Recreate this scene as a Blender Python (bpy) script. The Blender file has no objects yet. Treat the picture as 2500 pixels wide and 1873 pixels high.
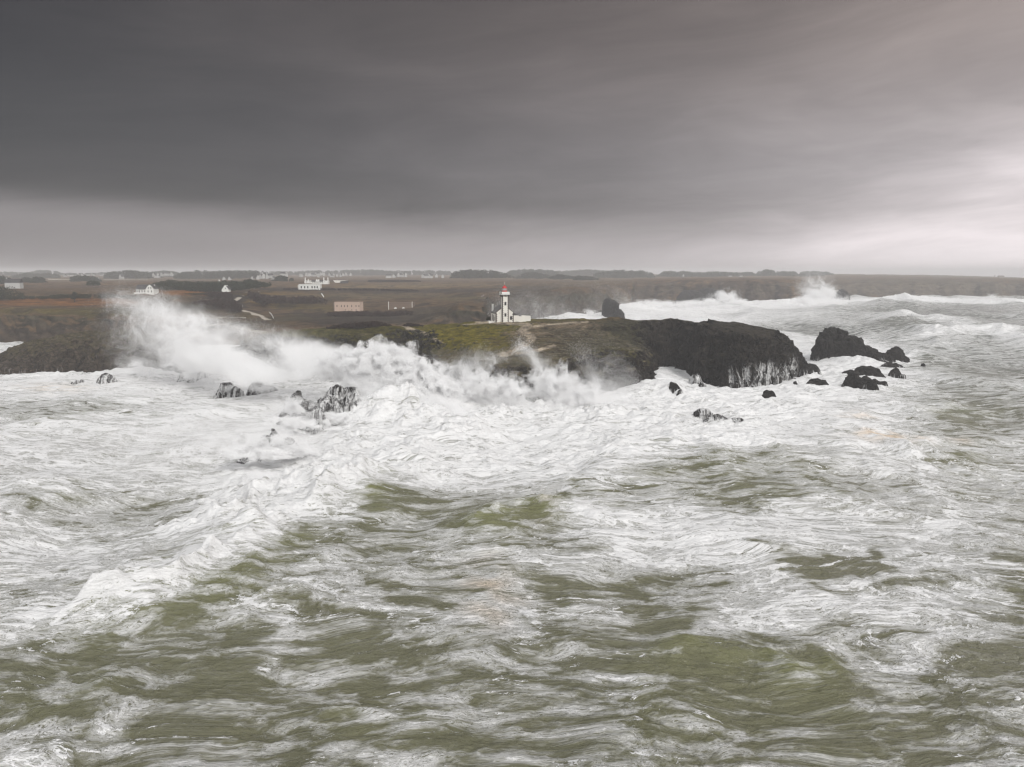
import bpy, math, random
import numpy as np
from mathutils import Vector, Matrix

random.seed(7)
RNG = np.random.default_rng(11)
SC = bpy.context.scene
COL = SC.collection
F32 = np.float32

# ------------------------------------------------------------------ camera
FPX, CX, CY, HOR, CAMZ = 1962.0, 1250.0, 936.5, 667.0, 42.0      # photograph is 2500 x 1873
TH = math.atan((CY - HOR) / FPX)
CT, ST = math.cos(TH), math.sin(TH)
cam_d = bpy.data.cameras.new('camera'); cam = bpy.data.objects.new('camera', cam_d); COL.objects.link(cam)
cam.location = (0, 0, CAMZ); cam.rotation_euler = (math.pi/2 - TH, 0, 0)
cam_d.sensor_fit = 'HORIZONTAL'; cam_d.sensor_width = 36.0; cam_d.lens = FPX/2500*36.0
cam_d.clip_start = 0.5; cam_d.clip_end = 60000
SC.camera = cam

def P(px, py, Y):
    """the place seen at photo position (px, py), Y metres out"""
    a = (np.asarray(px, float)-CX)/FPX; b = (CY-np.asarray(py, float))/FPX
    dy = b*ST + CT; t = np.asarray(Y, float)/dy
    return a*t, t*dy, CAMZ + t*(b*CT - ST)
def PZ(px, py, z=0.0):
    a = (np.asarray(px, float)-CX)/FPX; b = (CY-np.asarray(py, float))/FPX
    t = (z-CAMZ)/(b*CT - ST)
    return a*t, t*(b*ST+CT)
def proj(X, Y, Z):
    D = Y*CT - (Z-CAMZ)*ST
    return CX + FPX*X/D, CY - FPX*(Y*ST + (Z-CAMZ)*CT)/D

# ------------------------------------------------------------------ noise
_p = np.random.default_rng(3).permutation(256).astype(np.int32); PERM = np.concatenate([_p, _p, _p])
_a = np.random.default_rng(4).uniform(0, 2*np.pi, 256); GX, GY = np.cos(_a).astype(F32), np.sin(_a).astype(F32)
_g = np.random.default_rng(5).normal(size=(256, 3)); _g /= np.linalg.norm(_g, axis=1)[:, None]; G3 = _g.astype(F32)
def fade(t): return t*t*t*(t*(t*6-15)+10)
def n2(x, y, s=0):
    x = np.asarray(x, F32) + s*17.31; y = np.asarray(y, F32) - s*9.77
    xf = np.floor(x); yf = np.floor(y); xi = xf.astype(np.int32) & 255; yi = yf.astype(np.int32) & 255
    x = x-xf; y = y-yf; u = fade(x); v = fade(y)
    def g(i, j, dx, dy):
        h = PERM[PERM[(xi+i) & 255] + ((yi+j) & 255)]; return GX[h]*dx + GY[h]*dy
    a = g(0,0,x,y); b = g(1,0,x-1,y); c = g(0,1,x,y-1); d = g(1,1,x-1,y-1)
    return ((a+(b-a)*u) + ((c+(d-c)*u)-(a+(b-a)*u))*v)*1.5
def n3(x, y, z, s=0):
    x = np.asarray(x, F32) + s*13.7; y = np.asarray(y, F32) - s*5.9; z = np.asarray(z, F32) + s*3.3
    xf = np.floor(x); yf = np.floor(y); zf = np.floor(z)
    xi = xf.astype(np.int32); yi = yf.astype(np.int32); zi = zf.astype(np.int32)
    x = x-xf; y = y-yf; z = z-zf; u = fade(x); v = fade(y); w = fade(z)
    def g(i, j, k):
        h = PERM[PERM[PERM[(xi+i) & 255] + ((yi+j) & 255)] + ((zi+k) & 255)]
        return G3[h, 0]*(x-i) + G3[h, 1]*(y-j) + G3[h, 2]*(z-k)
    def l(a, b, t): return a + (b-a)*t
    return l(l(l(g(0,0,0), g(1,0,0), u), l(g(0,1,0), g(1,1,0), u), v), l(l(g(0,0,1), g(1,0,1), u), l(g(0,1,1), g(1,1,1), u), v), w)*1.5
def fbm2(x, y, o=4, s=0, g=.5):
    r = 0; a = 1.0
    for i in range(o): r = r + a*n2(x*2**i, y*2**i, s+i); a *= g
    return r
def rid2(x, y, o=4, s=0, g=.5):
    r = 0; a = 1.0
    for i in range(o): r = r + a*(1-np.abs(n2(x*2**i, y*2**i, s+i))*1.6); a *= g
    return r
def fbm3(x, y, z, o=4, s=0, g=.5):
    r = 0; a = 1.0
    for i in range(o): r = r + a*n3(x*2**i, y*2**i, z*2**i, s+i); a *= g
    return r
def rid3(x, y, z, o=4, s=0, g=.5):
    r = 0; a = 1.0
    for i in range(o): r = r + a*(1-np.abs(n3(x*2**i, y*2**i, z*2**i, s+i))*1.8); a *= g
    return r
def ss(a, b, x):
    t = np.clip((x-a)/(b-a), 0, 1); return t*t*(3-2*t)

# ------------------------------------------------------------------ mesh helpers
def mesh_from(name, V, Fc, mat, smooth=True, attrs=None, parent=None, mats=None, midx=None):
    """V (n,3); Fc (m,k) one face size"""
    me = bpy.data.meshes.new(name); V = np.ascontiguousarray(V, F32); Fc = np.ascontiguousarray(Fc, np.int32)
    m, k = Fc.shape
    me.vertices.add(len(V)); me.vertices.foreach_set('co', V.ravel())
    me.loops.add(m*k); me.loops.foreach_set('vertex_index', Fc.ravel())
    me.polygons.add(m); me.polygons.foreach_set('loop_start', np.arange(0, m*k, k, dtype=np.int32))
    if midx is not None: me.polygons.foreach_set('material_index', np.ascontiguousarray(midx, np.int32))
    me.update(calc_edges=True)
    me.polygons.foreach_set('use_smooth', np.full(m, smooth, bool))
    for an, av in (attrs or {}).items():
        av = np.ascontiguousarray(av, F32)
        if av.ndim == 1: me.attributes.new(an, 'FLOAT', 'POINT').data.foreach_set('value', av)
        elif av.shape[1] == 3: me.attributes.new(an, 'FLOAT_VECTOR', 'POINT').data.foreach_set('vector', av.ravel())
    for mm in (mats or [mat]): me.materials.append(mm)
    o = bpy.data.objects.new(name, me); COL.objects.link(o)
    if parent: o.parent = parent
    return o
def grid_faces(nr, nc):
    i = np.arange(nr*nc, dtype=np.int32).reshape(nr, nc)
    return np.stack([i[:-1,:-1], i[:-1,1:], i[1:,1:], i[1:,:-1]], -1).reshape(-1, 4)
def tag(o, label=None, cat=None, group=None, kind=None):
    if label: o['label'] = label
    if cat: o['category'] = cat
    if group: o['group'] = group
    if kind: o['kind'] = kind
    return o
def empty(name, loc, rz=0.0):
    o = bpy.data.objects.new(name, None); COL.objects.link(o); o.location = loc; o.rotation_euler = (0, 0, rz)
    o.empty_display_size = .5
    return o
class MB:
    """collects polygons, then links them as ONE mesh object"""
    def __init__(s): s.v = []; s.f = []
    def poly(s, pts):
        n = len(s.v); s.v += [tuple(p) for p in pts]; s.f.append(list(range(n, n+len(pts)))); return s
    def box(s, x0, x1, y0, y1, z0, z1):
        n = len(s.v)
        s.v += [(x0,y0,z0),(x1,y0,z0),(x1,y1,z0),(x0,y1,z0),(x0,y0,z1),(x1,y0,z1),(x1,y1,z1),(x0,y1,z1)]
        s.f += [[n+i for i in q] for q in ((0,3,2,1),(4,5,6,7),(0,1,5,4),(1,2,6,5),(2,3,7,6),(3,0,4,7))]; return s
    def prism(s, pts, h0, h1, axis='y'):
        """outline in two dimensions pushed along the third"""
        n = len(s.v); m = len(pts)
        for h in (h0, h1):
            for (a, b) in pts: s.v.append((a, h, b) if axis == 'y' else (h, a, b) if axis == 'x' else (a, b, h))
        s.f.append([n+i for i in range(m)]); s.f.append([n+m+i for i in range(m)][::-1])
        for i in range(m): j = (i+1) % m; s.f.append([n+i, n+m+i, n+m+j, n+j])
        return s
    def lathe(s, prof, seg=16, c=(0,0), sq=False):
        n = len(s.v)
        for (r, z) in prof:
            for k in range(seg):
                a = 2*math.pi*k/seg; s.v.append((c[0]+r*math.cos(a), c[1]+r*math.sin(a), z))
        for i in range(len(prof)-1):
            for k in range(seg):
                k2 = (k+1) % seg; s.f.append([n+i*seg+k, n+i*seg+k2, n+(i+1)*seg+k2, n+(i+1)*seg+k])
        s.f.append([n+k for k in range(seg)][::-1]); s.f.append([n+(len(prof)-1)*seg+k for k in range(seg)])
        return s
    def tube(s, pts, r, seg=6):
        pts = [Vector(p) for p in pts]; n = len(s.v); rr = r if isinstance(r, (list, tuple)) else [r]*len(pts)
        for i, p in enumerate(pts):
            d = (pts[min(i+1, len(pts)-1)] - pts[max(i-1, 0)]).normalized()
            u = d.cross(Vector((0,0,1)) if abs(d.z) < .9 else Vector((1,0,0))).normalized(); w = d.cross(u)
            for k in range(seg):
                a = 2*math.pi*k/seg; q = p + (u*math.cos(a)+w*math.sin(a))*rr[i]; s.v.append(tuple(q))
        for i in range(len(pts)-1):
            for k in range(seg):
                k2 = (k+1) % seg; s.f.append([n+i*seg+k, n+i*seg+k2, n+(i+1)*seg+k2, n+(i+1)*seg+k])
        s.f.append([n+k for k in range(seg)][::-1]); s.f.append([n+(len(pts)-1)*seg+k for k in range(seg)])
        return s
    def build(s, name, mat, parent=None, smooth=False):
        me = bpy.data.meshes.new(name); me.from_pydata(s.v, [], s.f); me.materials.append(mat); me.validate()
        if smooth: me.polygons.foreach_set('use_smooth', [True]*len(me.polygons))
        o = bpy.data.objects.new(name, me); COL.objects.link(o)
        if parent: o.parent = parent
        return o

# ------------------------------------------------------------------ material helpers
class NT:
    def __init__(s, mat):
        s.t = mat.node_tree; s.N = s.t.nodes; s.L = s.t.links
    def n(s, typ, **kw):
        nd = s.N.new(typ); ins = kw.pop('ins', {})
        for k, v in kw.items(): setattr(nd, k, v)
        for k, v in ins.items():
            sk = nd.inputs[k]
            if hasattr(v, 'is_output') or isinstance(v, bpy.types.NodeSocket): s.L.new(v, sk)
            else: sk.default_value = v
        return nd
    def math(s, op, a, b=0.0, c=0.0, clamp=False):
        nd = s.n('ShaderNodeMath', operation=op, use_clamp=clamp, ins={0: a, 1: b, 2: c}); return nd.outputs[0]
    def vec(s, op, a, b=(0,0,0)):
        nd = s.n('ShaderNodeVectorMath', operation=op, ins={0: a, 1: b}); return nd.outputs[0]
    def noise(s, v, scale, detail=3, rough=.5, typ='FBM', dist=0.0, out=0):
        nd = s.n('ShaderNodeTexNoise', noise_type=typ, normalize=True, ins={'Vector': v, 'Scale': scale, 'Detail': detail, 'Roughness': rough, 'Distortion': dist}); return nd.outputs[out]
    def sstep(s, x, a, b, lo=0.0, hi=1.0):
        nd = s.n('ShaderNodeMapRange', interpolation_type='SMOOTHSTEP', ins={0: x, 1: a, 2: b, 3: lo, 4: hi}); return nd.outputs[0]
    def lin(s, x, a, b, lo=0.0, hi=1.0):
        nd = s.n('ShaderNodeMapRange', ins={0: x, 1: a, 2: b, 3: lo, 4: hi}); return nd.outputs[0]
    def mix(s, f, a, b):
        nd = s.n('ShaderNodeMix', data_type='RGBA'); 
        for i, v in ((0, f), (6, a), (7, b)):
            if isinstance(v, bpy.types.NodeSocket): s.L.new(v, nd.inputs[i])
            else: nd.inputs[i].default_value = v if i == 0 else (*v, 1)
        return nd.outputs[2]
    def attr(s, name, out='Fac'):
        return s.n('ShaderNodeAttribute', attribute_name=name).outputs[out]
    def ramp(s, f, stops, interp='EASE'):
        nd = s.n('ShaderNodeValToRGB', ins={0: f}); r = nd.color_ramp; r.interpolation = interp
        while len(r.elements) < len(stops): r.elements.new(.5)
        for e, (p, c) in zip(r.elements, stops): e.position = p; e.color = (*c, 1) if isinstance(c, tuple) else (c, c, c, 1)
        return nd.outputs[0]
def new_mat(name):
    m = bpy.data.materials.new(name); m.use_nodes = True; t = NT(m); b = t.N['Principled BSDF']
    return m, t, b
def setin(t, b, k, v):
    if isinstance(v, bpy.types.NodeSocket): t.L.new(v, b.inputs[k])
    else: b.inputs[k].default_value = (*v, 1) if isinstance(v, tuple) and len(v) == 3 and k == 'Base Color' else v
def simple(name, col, rough=.8, var=.15, scale=.6, spec=.3):
    m, t, b = new_mat(name)
    g = t.n('ShaderNodeTexCoord').outputs['Object']
    n = t.noise(g, scale, 5, .6)
    c1 = tuple(c*(1-var) for c in col); c2 = tuple(min(1, c*(1+var)) for c in col)
    setin(t, b, 'Base Color', t.mix(n, c1, c2)); setin(t, b, 'Roughness', rough); setin(t, b, 'Specular IOR Level', spec)
    return m

# ------------------------------------------------------------------ sky and light
W = bpy.data.worlds.new('World'); SC.world = W; W.use_nodes = True
SUN_AZ, SUN_EL = math.radians(150), math.radians(38)      # behind the viewer, to the right
def build_world():
    t = NT(W); bg0 = t.N['Background']; outp = t.N['World Output']
    sky = t.n('ShaderNodeTexSky', sky_type='NISHITA', sun_disc=False, sun_elevation=SUN_EL, sun_rotation=SUN_AZ, air_density=1.0, dust_density=3.0)
    t.L.new(sky.outputs[0], bg0.inputs[0]); bg0.inputs[1].default_value = 0.1
    d = t.n('ShaderNodeTexCoord').outputs['Generated']
    s = t.n('ShaderNodeSeparateXYZ', ins={0: d}); x, y, z = s.outputs
    az = t.math('ARCTAN2', x, y)
    # the underside of the cloud deck, in sheets that lie along the wind
    cv = t.n('ShaderNodeCombineXYZ', ins={0: t.math('MULTIPLY', az, 1.5), 1: t.math('MULTIPLY', z, 5.0), 2: 0.0}).outputs[0]
    rot = t.n('ShaderNodeVectorRotate', rotation_type='Z_AXIS', ins={'Vector': cv, 'Angle': -0.30}).outputs[0]
    wv = t.vec('ADD', rot, t.vec('MULTIPLY', t.vec('SUBTRACT', t.noise(rot, 1.1, 3, .5, out=1), (.5, .5, .5)), (.9, .5, 0)))
    n1 = t.noise(wv, 1.2, 5, .5); n2_ = t.noise(t.vec('MULTIPLY', wv, (1, 1.9, 1)), 2.6, 6, .6); n3_ = t.noise(t.vec('MULTIPLY', wv, (1, 2.4, 1)), 8.0, 5, .6)
    # the deck is thin and bright low on the right, heavy high on the left
    ap = t.math('SUBTRACT', t.math('ADD', az, t.math('MULTIPLY', t.math('SUBTRACT', n1, .5), .30)), z)
    ap = t.math('ADD', ap, t.math('MULTIPLY', t.math('SUBTRACT', n2_, .5), .06))
    hi = t.ramp(t.lin(ap, -.95, .62), [(0, .034), (.16, .047), (.32, .074), (.44, .106), (.60, .17), (.73, .28), (.84, .33), (.92, .42), (1, .50)], 'LINEAR')
    lo = t.ramp(t.lin(az, -.62, .62), [(0, .19), (.2, .235), (.5, .35), (.72, .44), (.88, .60), (1, .70)], 'LINEAR')
    edge = t.math('ADD', t.lin(az, -.6, .25, .076, .045), t.math('ADD', t.math('MULTIPLY', t.math('SUBTRACT', n1, .5), .03), t.math('MULTIPLY', t.math('SUBTRACT', n2_, .5), .022)))
    soft = t.lin(az, -.6, .2, .018, .036)
    under = t.n('ShaderNodeMapRange', interpolation_type='SMOOTHSTEP', ins={0: t.math('SUBTRACT', z, edge), 1: soft, 2: t.math('MULTIPLY', soft, -1.0), 3: 0.0, 4: 1.0}).outputs[0]
    base = t.math('ADD', t.math('MULTIPLY', hi, t.math('SUBTRACT', 1.0, under)), t.math('MULTIPLY', lo, under))
    var = t.math('ADD', t.math('ADD', t.lin(n1, .3, .7, -.13, .13), t.lin(n2_, .3, .7, -.11, .11)), t.lin(n3_, .3, .7, -.02, .02))
    var = t.math('ADD', t.math('MULTIPLY', var, t.lin(under, 0, 1, 1.0, .5)), 1.0)
    gl = t.math('ADD', t.math('POWER', t.math('MULTIPLY', t.math('SUBTRACT', az, .60), 3.4), 2.0), t.math('POWER', t.math('MULTIPLY', t.math('SUBTRACT', t.math('SUBTRACT', z, t.math('MULTIPLY', az, .22)), -.055), 13.0), 2.0))
    L = t.math('ADD', t.math('MULTIPLY', base, var), t.math('MULTIPLY', t.math('EXPONENT', t.math('MULTIPLY', gl, -1.0)), t.lin(n2_, .3, .7, .22, .42)))
    # overhead and behind the viewer the cover is thin and bright
    back = t.math('MAXIMUM', t.sstep(z, .42, .80), t.sstep(y, .45, -.25))
    L = t.math('ADD', t.math('MULTIPLY', L, t.math('SUBTRACT', 1.0, back)), t.math('MULTIPLY', back, t.lin(n1, .25, .75, SKY_BACK*.75, SKY_BACK*1.25)))
    warm = t.mix(t.math('MULTIPLY', t.sstep(z, .10, .30), t.sstep(az, -1.1, .1)), (1.06, .968, .985), (1.13, .95, .89))
    warm = t.mix(t.math('MAXIMUM', t.sstep(z, .4, .7), t.sstep(y, .3, -.2)), warm, (1, 1, 1.01))
    colr = t.vec('MULTIPLY', warm, t.n('ShaderNodeCombineXYZ', ins={0: L, 1: L, 2: L}).outputs[0])
    bg1 = t.n('ShaderNodeBackground', ins={0: colr, 1: 1.0})
    mx = t.n('ShaderNodeMixShader', ins={0: 0.96, 1: bg0.outputs[0], 2: bg1.outputs[0]})
    t.L.new(mx.outputs[0], outp.inputs[0])
SKY_BACK = 0.80
build_world()
sd = bpy.data.lights.new('sun', 'SUN'); so = bpy.data.objects.new('sun', sd); COL.objects.link(so)
sd.energy = 2.0; sd.angle = math.radians(12); sd.color = (1, .97, .93)
dirv = Vector((math.sin(SUN_AZ)*math.cos(SUN_EL), math.cos(SUN_AZ)*math.cos(SUN_EL), math.sin(SUN_EL)))
so.rotation_euler = dirv.to_track_quat('Z', 'Y').to_euler(); so.location = dirv*300
# ------------------------------------------------------------------ the sea
def seg_dist(X, Y, poly):
    """distance to an open polyline, signed by side (left +), and position along it 0..1"""
    best = np.full(X.shape, 1e9, F32); sg = np.ones(X.shape, F32); par = np.zeros(X.shape, F32)
    L = [math.dist(poly[i], poly[i+1]) for i in range(len(poly)-1)]; T = sum(L); acc = 0
    for i in range(len(poly)-1):
        (x0, y0), (x1, y1) = poly[i], poly[i+1]; dx, dy = x1-x0, y1-y0
        t = np.clip(((X-x0)*dx + (Y-y0)*dy)/(dx*dx+dy*dy), 0, 1)
        px, py = X-(x0+t*dx), Y-(y0+t*dy); d = np.hypot(px, py); m = d < best
        best = np.where(m, d, best); sg = np.where(m, np.sign(dx*py - dy*px), sg); par = np.where(m, (acc + t*L[i])/T, par); acc += L[i]
    return best*sg, par
def spts(*pp): return [tuple(float(q) for q in PZ(a, b)) for a, b in pp]

# wave crests that stand out: crest line, height, run-out on the left of its direction, on the right, foam on the crest
CRESTS = [
    (spts((0,1560),(230,1485),(430,1440),(600,1345),(660,1290),(700,1255)), 4.6, 8.0, 7.0, .60),
    (spts((700,1262),(790,1235),(860,1190),(900,1150)), 5.2, 9.0, 7.0, .25),
    (spts((1090,1330),(1180,1275),(1290,1240),(1400,1262),(1500,1300)), 2.2, 5.0, 8.0, .15),
    (spts((590,1500),(660,1450),(760,1430)), 1.0, 3.0, 5.0, .25),
    (spts((700,1760),(850,1740),(1000,1750),(1200,1735)), .9, 3, 4, .2),
    (spts((1560,1560),(1700,1590),(1900,1640),(2150,1680)), 1.5, 5, 9, -.25),
    (spts((0,1730),(150,1670),(320,1640)), 1.0, 4, 5, .2),
    (spts((2150,790),(2230,775),(2330,800),(2430,830)), 7.0, 40, 30, .3),
    (spts((2060,815),(2200,795),(2300,850),(2500,872)), 5.0, 22, 26, .0),
    (spts((2200,845),(2350,820),(2420,815),(2560,860)), 6.5, 26, 26, .45),
    (spts((1950,778),(2080,752),(2200,745),(2330,768)), 5.0, 50, 40, .0),
    (spts((1600,775),(1700,760),(1800,756)), 3.0, 50, 40, .4),
    (spts((1380,772),(1480,750),(1580,745)), 6.0, 70, 60, .6),
    (spts((2100,905),(2230,880),(2380,890)), 3.0, 16, 16, .3),
    (spts((2240,1010),(2330,985),(2440,1000)), 2.5, 10, 12, .15),
    (spts((2230,1110),(2320,1070),(2430,1060)), 2.6, 8, 10, .1),
    (spts((0,1190),(150,1170),(260,1190)), 1.6, 8, 10, .0),
]
# churned white mounds: photo place of the foot, radii across/along, height
MOUNDS = [((905,1015),13,8,8.0), ((985,1010),12,8,7.5), ((1060,1030),11,8,4.5), ((830,1075),12,8,2.5), ((1140,1060),12,9,2.5),
          ((1330,985),12,7,4.5), ((1420,1010),14,8,3.5), ((1230,1010),12,7,3.5), ((1130,985),10,6,3.5), ((1560,1010),16,9,2.5), ((1640,960),10,8,4.5), ((1690,985),12,8,2.5),
          ((640,1200),11,6,3.6), ((560,1235),9,5,3.0), ((760,1195),8,4,3.2), ((690,1150),10,6,3.2), ((500,1260),9,5,2.0), ((810,1205),5,4,2.2),
          ((720,1105),10,7,2.5), ((300,920),10,5,.9), ((110,915),16,5,.9), ((330,915),14,5,.8), ((540,935),12,7,2.2),
          ((1700,756),40,25,2), ((1560,762),60,30,5), ((1480,775),40,25,4), ((1790,742),30,20,5),
          ((1985,741),45,25,5), ((1930,741),40,25,4), ((2120,735),70,40,6), ((2340,738),70,40,6), ((2230,735),60,40,5), ((2450,742),60,40,5),
          ((1780,1090),14,6,1.2), ((1500,1070),16,7,1.6), ((1010,1110),16,7,1.6)]
# how much foam lies where: photo place, radii in photo pixels, amount
COV = [(300,960,480,60,.15),(200,1240,330,90,0.1),(130,1005,190,40,-.5),(330,990,160,26,-.22),(320,1185,170,22,-0.35),(300,1230,190,25,-0.3),(60,1215,60,16,-0.25),
       (1000,1080,420,110,0.55),(1400,1040,300,110,0.5),(1700,1010,260,120,0.35),(1950,990,300,80,0.18),(640,1210,210,80,0.75),(900,1120,160,60,0.3),
       (2150,1070,160,60,0.12),(2350,960,160,50,-0.16),(2400,1010,120,40,-0.2),(1900,960,200,50,0.3),(2050,880,160,50,0.35),(2150,930,160,40,0.25),
       (1700,850,2000,26,0.1),(1650,790,250,24,0.4),(1750,745,220,14,0.35),(2050,760,200,12,-0.1),(1850,800,200,16,-0.35),(2300,760,250,14,-0.25),(2200,805,140,14,-0.35),(2480,800,120,12,-0.2),(2430,905,160,24,-0.4),(2300,880,120,14,-0.25),
       (1950,740,120,14,0.5),(2250,733,350,7,0.45),(1750,735,150,12,0.3),
       (940,1225,110,30,-0.45),(1060,1240,160,35,-0.35),(820,1310,180,55,-0.3),(1150,1280,60,35,-0.6),(930,1300,200,60,-0.2),(960,1175,80,16,-0.5),(830,1165,60,14,-0.45),
       (1290,1255,90,36,-0.35),(1400,1320,110,30,-0.25),(1380,1190,120,22,-0.15),(1650,1150,160,30,-0.42),(1900,1130,200,36,-0.42),(1700,1190,260,50,-0.3),(2050,1200,220,40,-0.28),(1850,1240,150,30,-0.3),(1780,1085,120,20,-0.3),(2230,1250,120,20,-0.2),
       (1600,1330,220,70,0.3),(1850,1330,260,80,0.3),(2250,1290,280,100,0.25),(2000,1480,300,90,0.42),(1850,1560,160,50,0.25),(2300,1440,220,80,0.3),(2200,1620,180,50,0.32),(1400,1390,120,40,0.2),(1500,1300,160,60,0.25),
       (1860,1350,36,14,-0.75),(1960,1375,60,20,-0.8),(2030,1405,90,24,-0.85),(1920,1390,40,12,-0.6),(2130,1370,60,22,-0.7),(2150,1430,120,20,-0.385),(2270,1410,110,22,-0.6),(2400,1580,120,26,-0.44),(2440,1630,150,32,-0.385),(2310,1595,30,14,-0.495),(2230,1620,60,16,-0.248),
       (1780,1590,170,40,-0.303),(1930,1650,200,50,-0.275),(1700,1540,120,40,-0.22),(2150,1690,220,30,-0.193),(1400,1460,160,50,-0.121),(1380,1620,220,80,-0.099),(1750,1780,360,80,-0.138),(2100,1800,260,50,-0.11),(1400,1760,200,60,-0.0825),
       (350,1580,200,50,-0.138),(200,1680,220,40,-0.187),(700,1720,260,60,-0.11),(440,1505,70,14,-0.385),(640,1460,60,30,-0.248),(880,1470,70,26,-0.248),(600,1590,130,60,-0.165),(880,1600,160,60,-0.154),(1000,1560,140,40,-0.11),(500,1650,200,40,-0.11),
       (120,1800,200,70,0.22),(60,1860,200,40,0.2),(250,1500,180,40,0.22),(80,1540,140,50,0.28),(700,1570,70,70,0.25),(560,1700,90,26,0.1),(1180,1480,110,70,0.25),(1200,1560,110,60,0.2),(900,1850,140,40,0.2),(1250,1850,100,20,0.1),(2430,1830,120,50,0.1),
       (1480,1500,160,26,0.1),(1750,1500,140,50,0.1),(100,1350,250,120,0.16),(400,1390,200,40,0.1)]

def build_sea():
    # rows from near to the horizon, columns fan out
    Ys = [44.0]
    while Ys[-1] < 1900: Ys.append(Ys[-1] + max(.13, Ys[-1]*.0026 if Ys[-1] < 600 else Ys[-1]*.004))
    while Ys[-1] < 9000: Ys.append(Ys[-1]*1.06)
    Ys = np.array(Ys, F32); U = np.linspace(-.86, .86, 1500).astype(F32)
    Xg = (U[None, :]*(Ys[:, None]+2)).astype(F32); Yg = np.repeat(Ys[:, None], len(U), 1)
    nr, nc = Xg.shape; X = Xg.ravel(); Y = Yg.ravel(); D = np.hypot(X, Y)
    near = 1-ss(350, 900, D)
    # a storm sea: many trains of waves running to the left and in to the coast
    rg = np.random.default_rng(21); Z = np.zeros_like(X); DX = np.zeros_like(X); DY = np.zeros_like(X)
    en = .75 + .5*n2(X/70, Y/90, 41) ; en = np.clip(en, .25, 1.4)
    for i in range(34):
        lam = 6.5*(1.105**i); a = rg.normal(math.radians(168), math.radians(26 if lam < 60 else 18)); k = 2*math.pi/lam
        amp = .0088*lam*(.75 if lam > 70 else 1.0)*rg.uniform(.7, 1.3); ph = rg.uniform(0, 6.28)
        amp = amp*(1-ss(lam*35, lam*110, D)) if lam < 60 else amp
        kx, ky = k*math.cos(a), k*math.sin(a); w = kx*(X + 6*n2(X/90, Y/90, 50+i % 5)) + ky*Y + ph
        c = np.cos(w)*amp*en; s = np.sin(w)*amp*en*.85
        Z += c; DX -= s*math.cos(a); DY -= s*math.sin(a)
    px, py = proj(X, Y, 0)
    calm = np.ones_like(X)                   # the lee of the islet and the shore of the headland: less swell
    for (cx, cy, rx, ry, v) in ((170,930,230,36,.85),(2020,930,150,30,.5),(1850,955,120,22,.6),(480,935,150,26,.6)):
        calm *= 1-v*np.exp(-(((px-cx)/rx)**2+((py-cy)/ry)**2)**2)
    Z *= calm; DX *= calm; DY *= calm; X2, Y2 = X+DX, Y+DY
    q1 = n2(X/11, Y/9, 140) + .5*n2(X/4, Y/3, 141); q2 = n2(X/12, Y/9, 142) + .5*n2(X/4, Y/3, 143)
    px0, py0 = proj(X+5.5*q1, Y+5.5*q2, 0)
    cov = np.full(X.shape, .47, F32)
    cov += .20*ss(1220, 1100, py)*ss(830, 900, py) - .03*ss(1400, 1750, py)
    cov -= .19*ss(1260, 1420, py)
    cov += .20*ss(1250, 800, px)*ss(1600, 1350, py)*ss(1080, 1200, py)
    cov -= .26*ss(1750, 2350, px)*ss(1150, 900, py); cov -= .05*ss(1150, 1250, py)
    for (cx, cy, rx, ry, v) in COV:
        q = ((px0-cx)/rx)**2 + ((py0-cy)/ry)**2; cov += v*np.exp(-q*q*.8-q*.35)*(1 if v > 0 else .85)
    zm = np.zeros_like(X)
    for (pl, h, wl, wr, fo) in CRESTS:
        x0 = min(p[0] for p in pl)-wl*4; x1 = max(p[0] for p in pl)+wl*4; y0 = min(p[1] for p in pl)-wr*4; y1 = max(p[1] for p in pl)+wl*4
        m = np.where((X > x0) & (X < x1) & (Y > y0) & (Y < y1))[0]
        xs, ys = X[m], Y[m]
        wob = n2(xs/(wl*1.2), ys/(wl*1.2), 60)*wl*.35 + n2(xs/(wl*.4), ys/(wl*.4), 61)*wl*.12
        d, p = seg_dist(xs, ys, pl); d = d + wob; e = ss(-.02, .25, p)*ss(1.02, .75, p)
        hh = h*np.where(d > 0, np.exp(-np.abs(d)/wl*1.3), np.exp(-np.abs(d)/wr*1.3))*e*(.8+.4*n2(xs/(wl*.8), ys/(wl*.8), 62))
        zm[m] += hh; cov[m] += fo*np.exp(-(d/(wl*.45))**2)*e - (.30 if h > 1.2 else .15)*np.exp(-((d+wr*.8)/(wr*.55))**2)*e*(ss(700, 300, ys))
    mound = np.zeros_like(X)
    for (c, rx, ry, h) in MOUNDS:
        mx, my = (float(q) for q in PZ(*c))
        m = np.where((np.abs(X-mx) < rx*3) & (np.abs(Y-my) < ry*3))[0]
        xs, ys = X[m], Y[m]; r = rx*.55
        qx = (xs-mx + n2(xs/r, ys/r, 70)*rx*.4)/rx; qy = (ys-my + n2(xs/r, ys/r, 71)*ry*.4)/ry
        g = np.exp(-(qx*qx+qy*qy)*1.2); mound[m] = np.maximum(mound[m], 0) + h*g
        cov[m] += .9*ss(.1, .5, g)
    bw = 1.6*n2(X/5, Y/5, 79); bill = np.abs(n2((X+bw)/6, (Y+bw)/5, 80)) + .5*np.abs(n2((X+bw)/2.8, (Y+bw)/2.4, 81)) + .22*np.abs(n2(X/1.3, Y/1.2, 82))
    Z += zm + mound*np.where(D < 320, .55, .9) + np.clip(mound, 0, 3)*.7*(bill-.45)
    # chop: sharp little ridges running along the wind, only where the sheet is fine enough to hold them
    chop = (rid2(X2/9 + .5*n2(X/6, Y/6, 83), Y2/4.5, 3, 84)-1.15)*.42*np.clip(en, .4, 1.2)
    fine = (rid2(X2/2.6, Y2/1.3, 3, 90)-1.15)*.12
    white = ss(.75, 1.1, cov)
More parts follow.
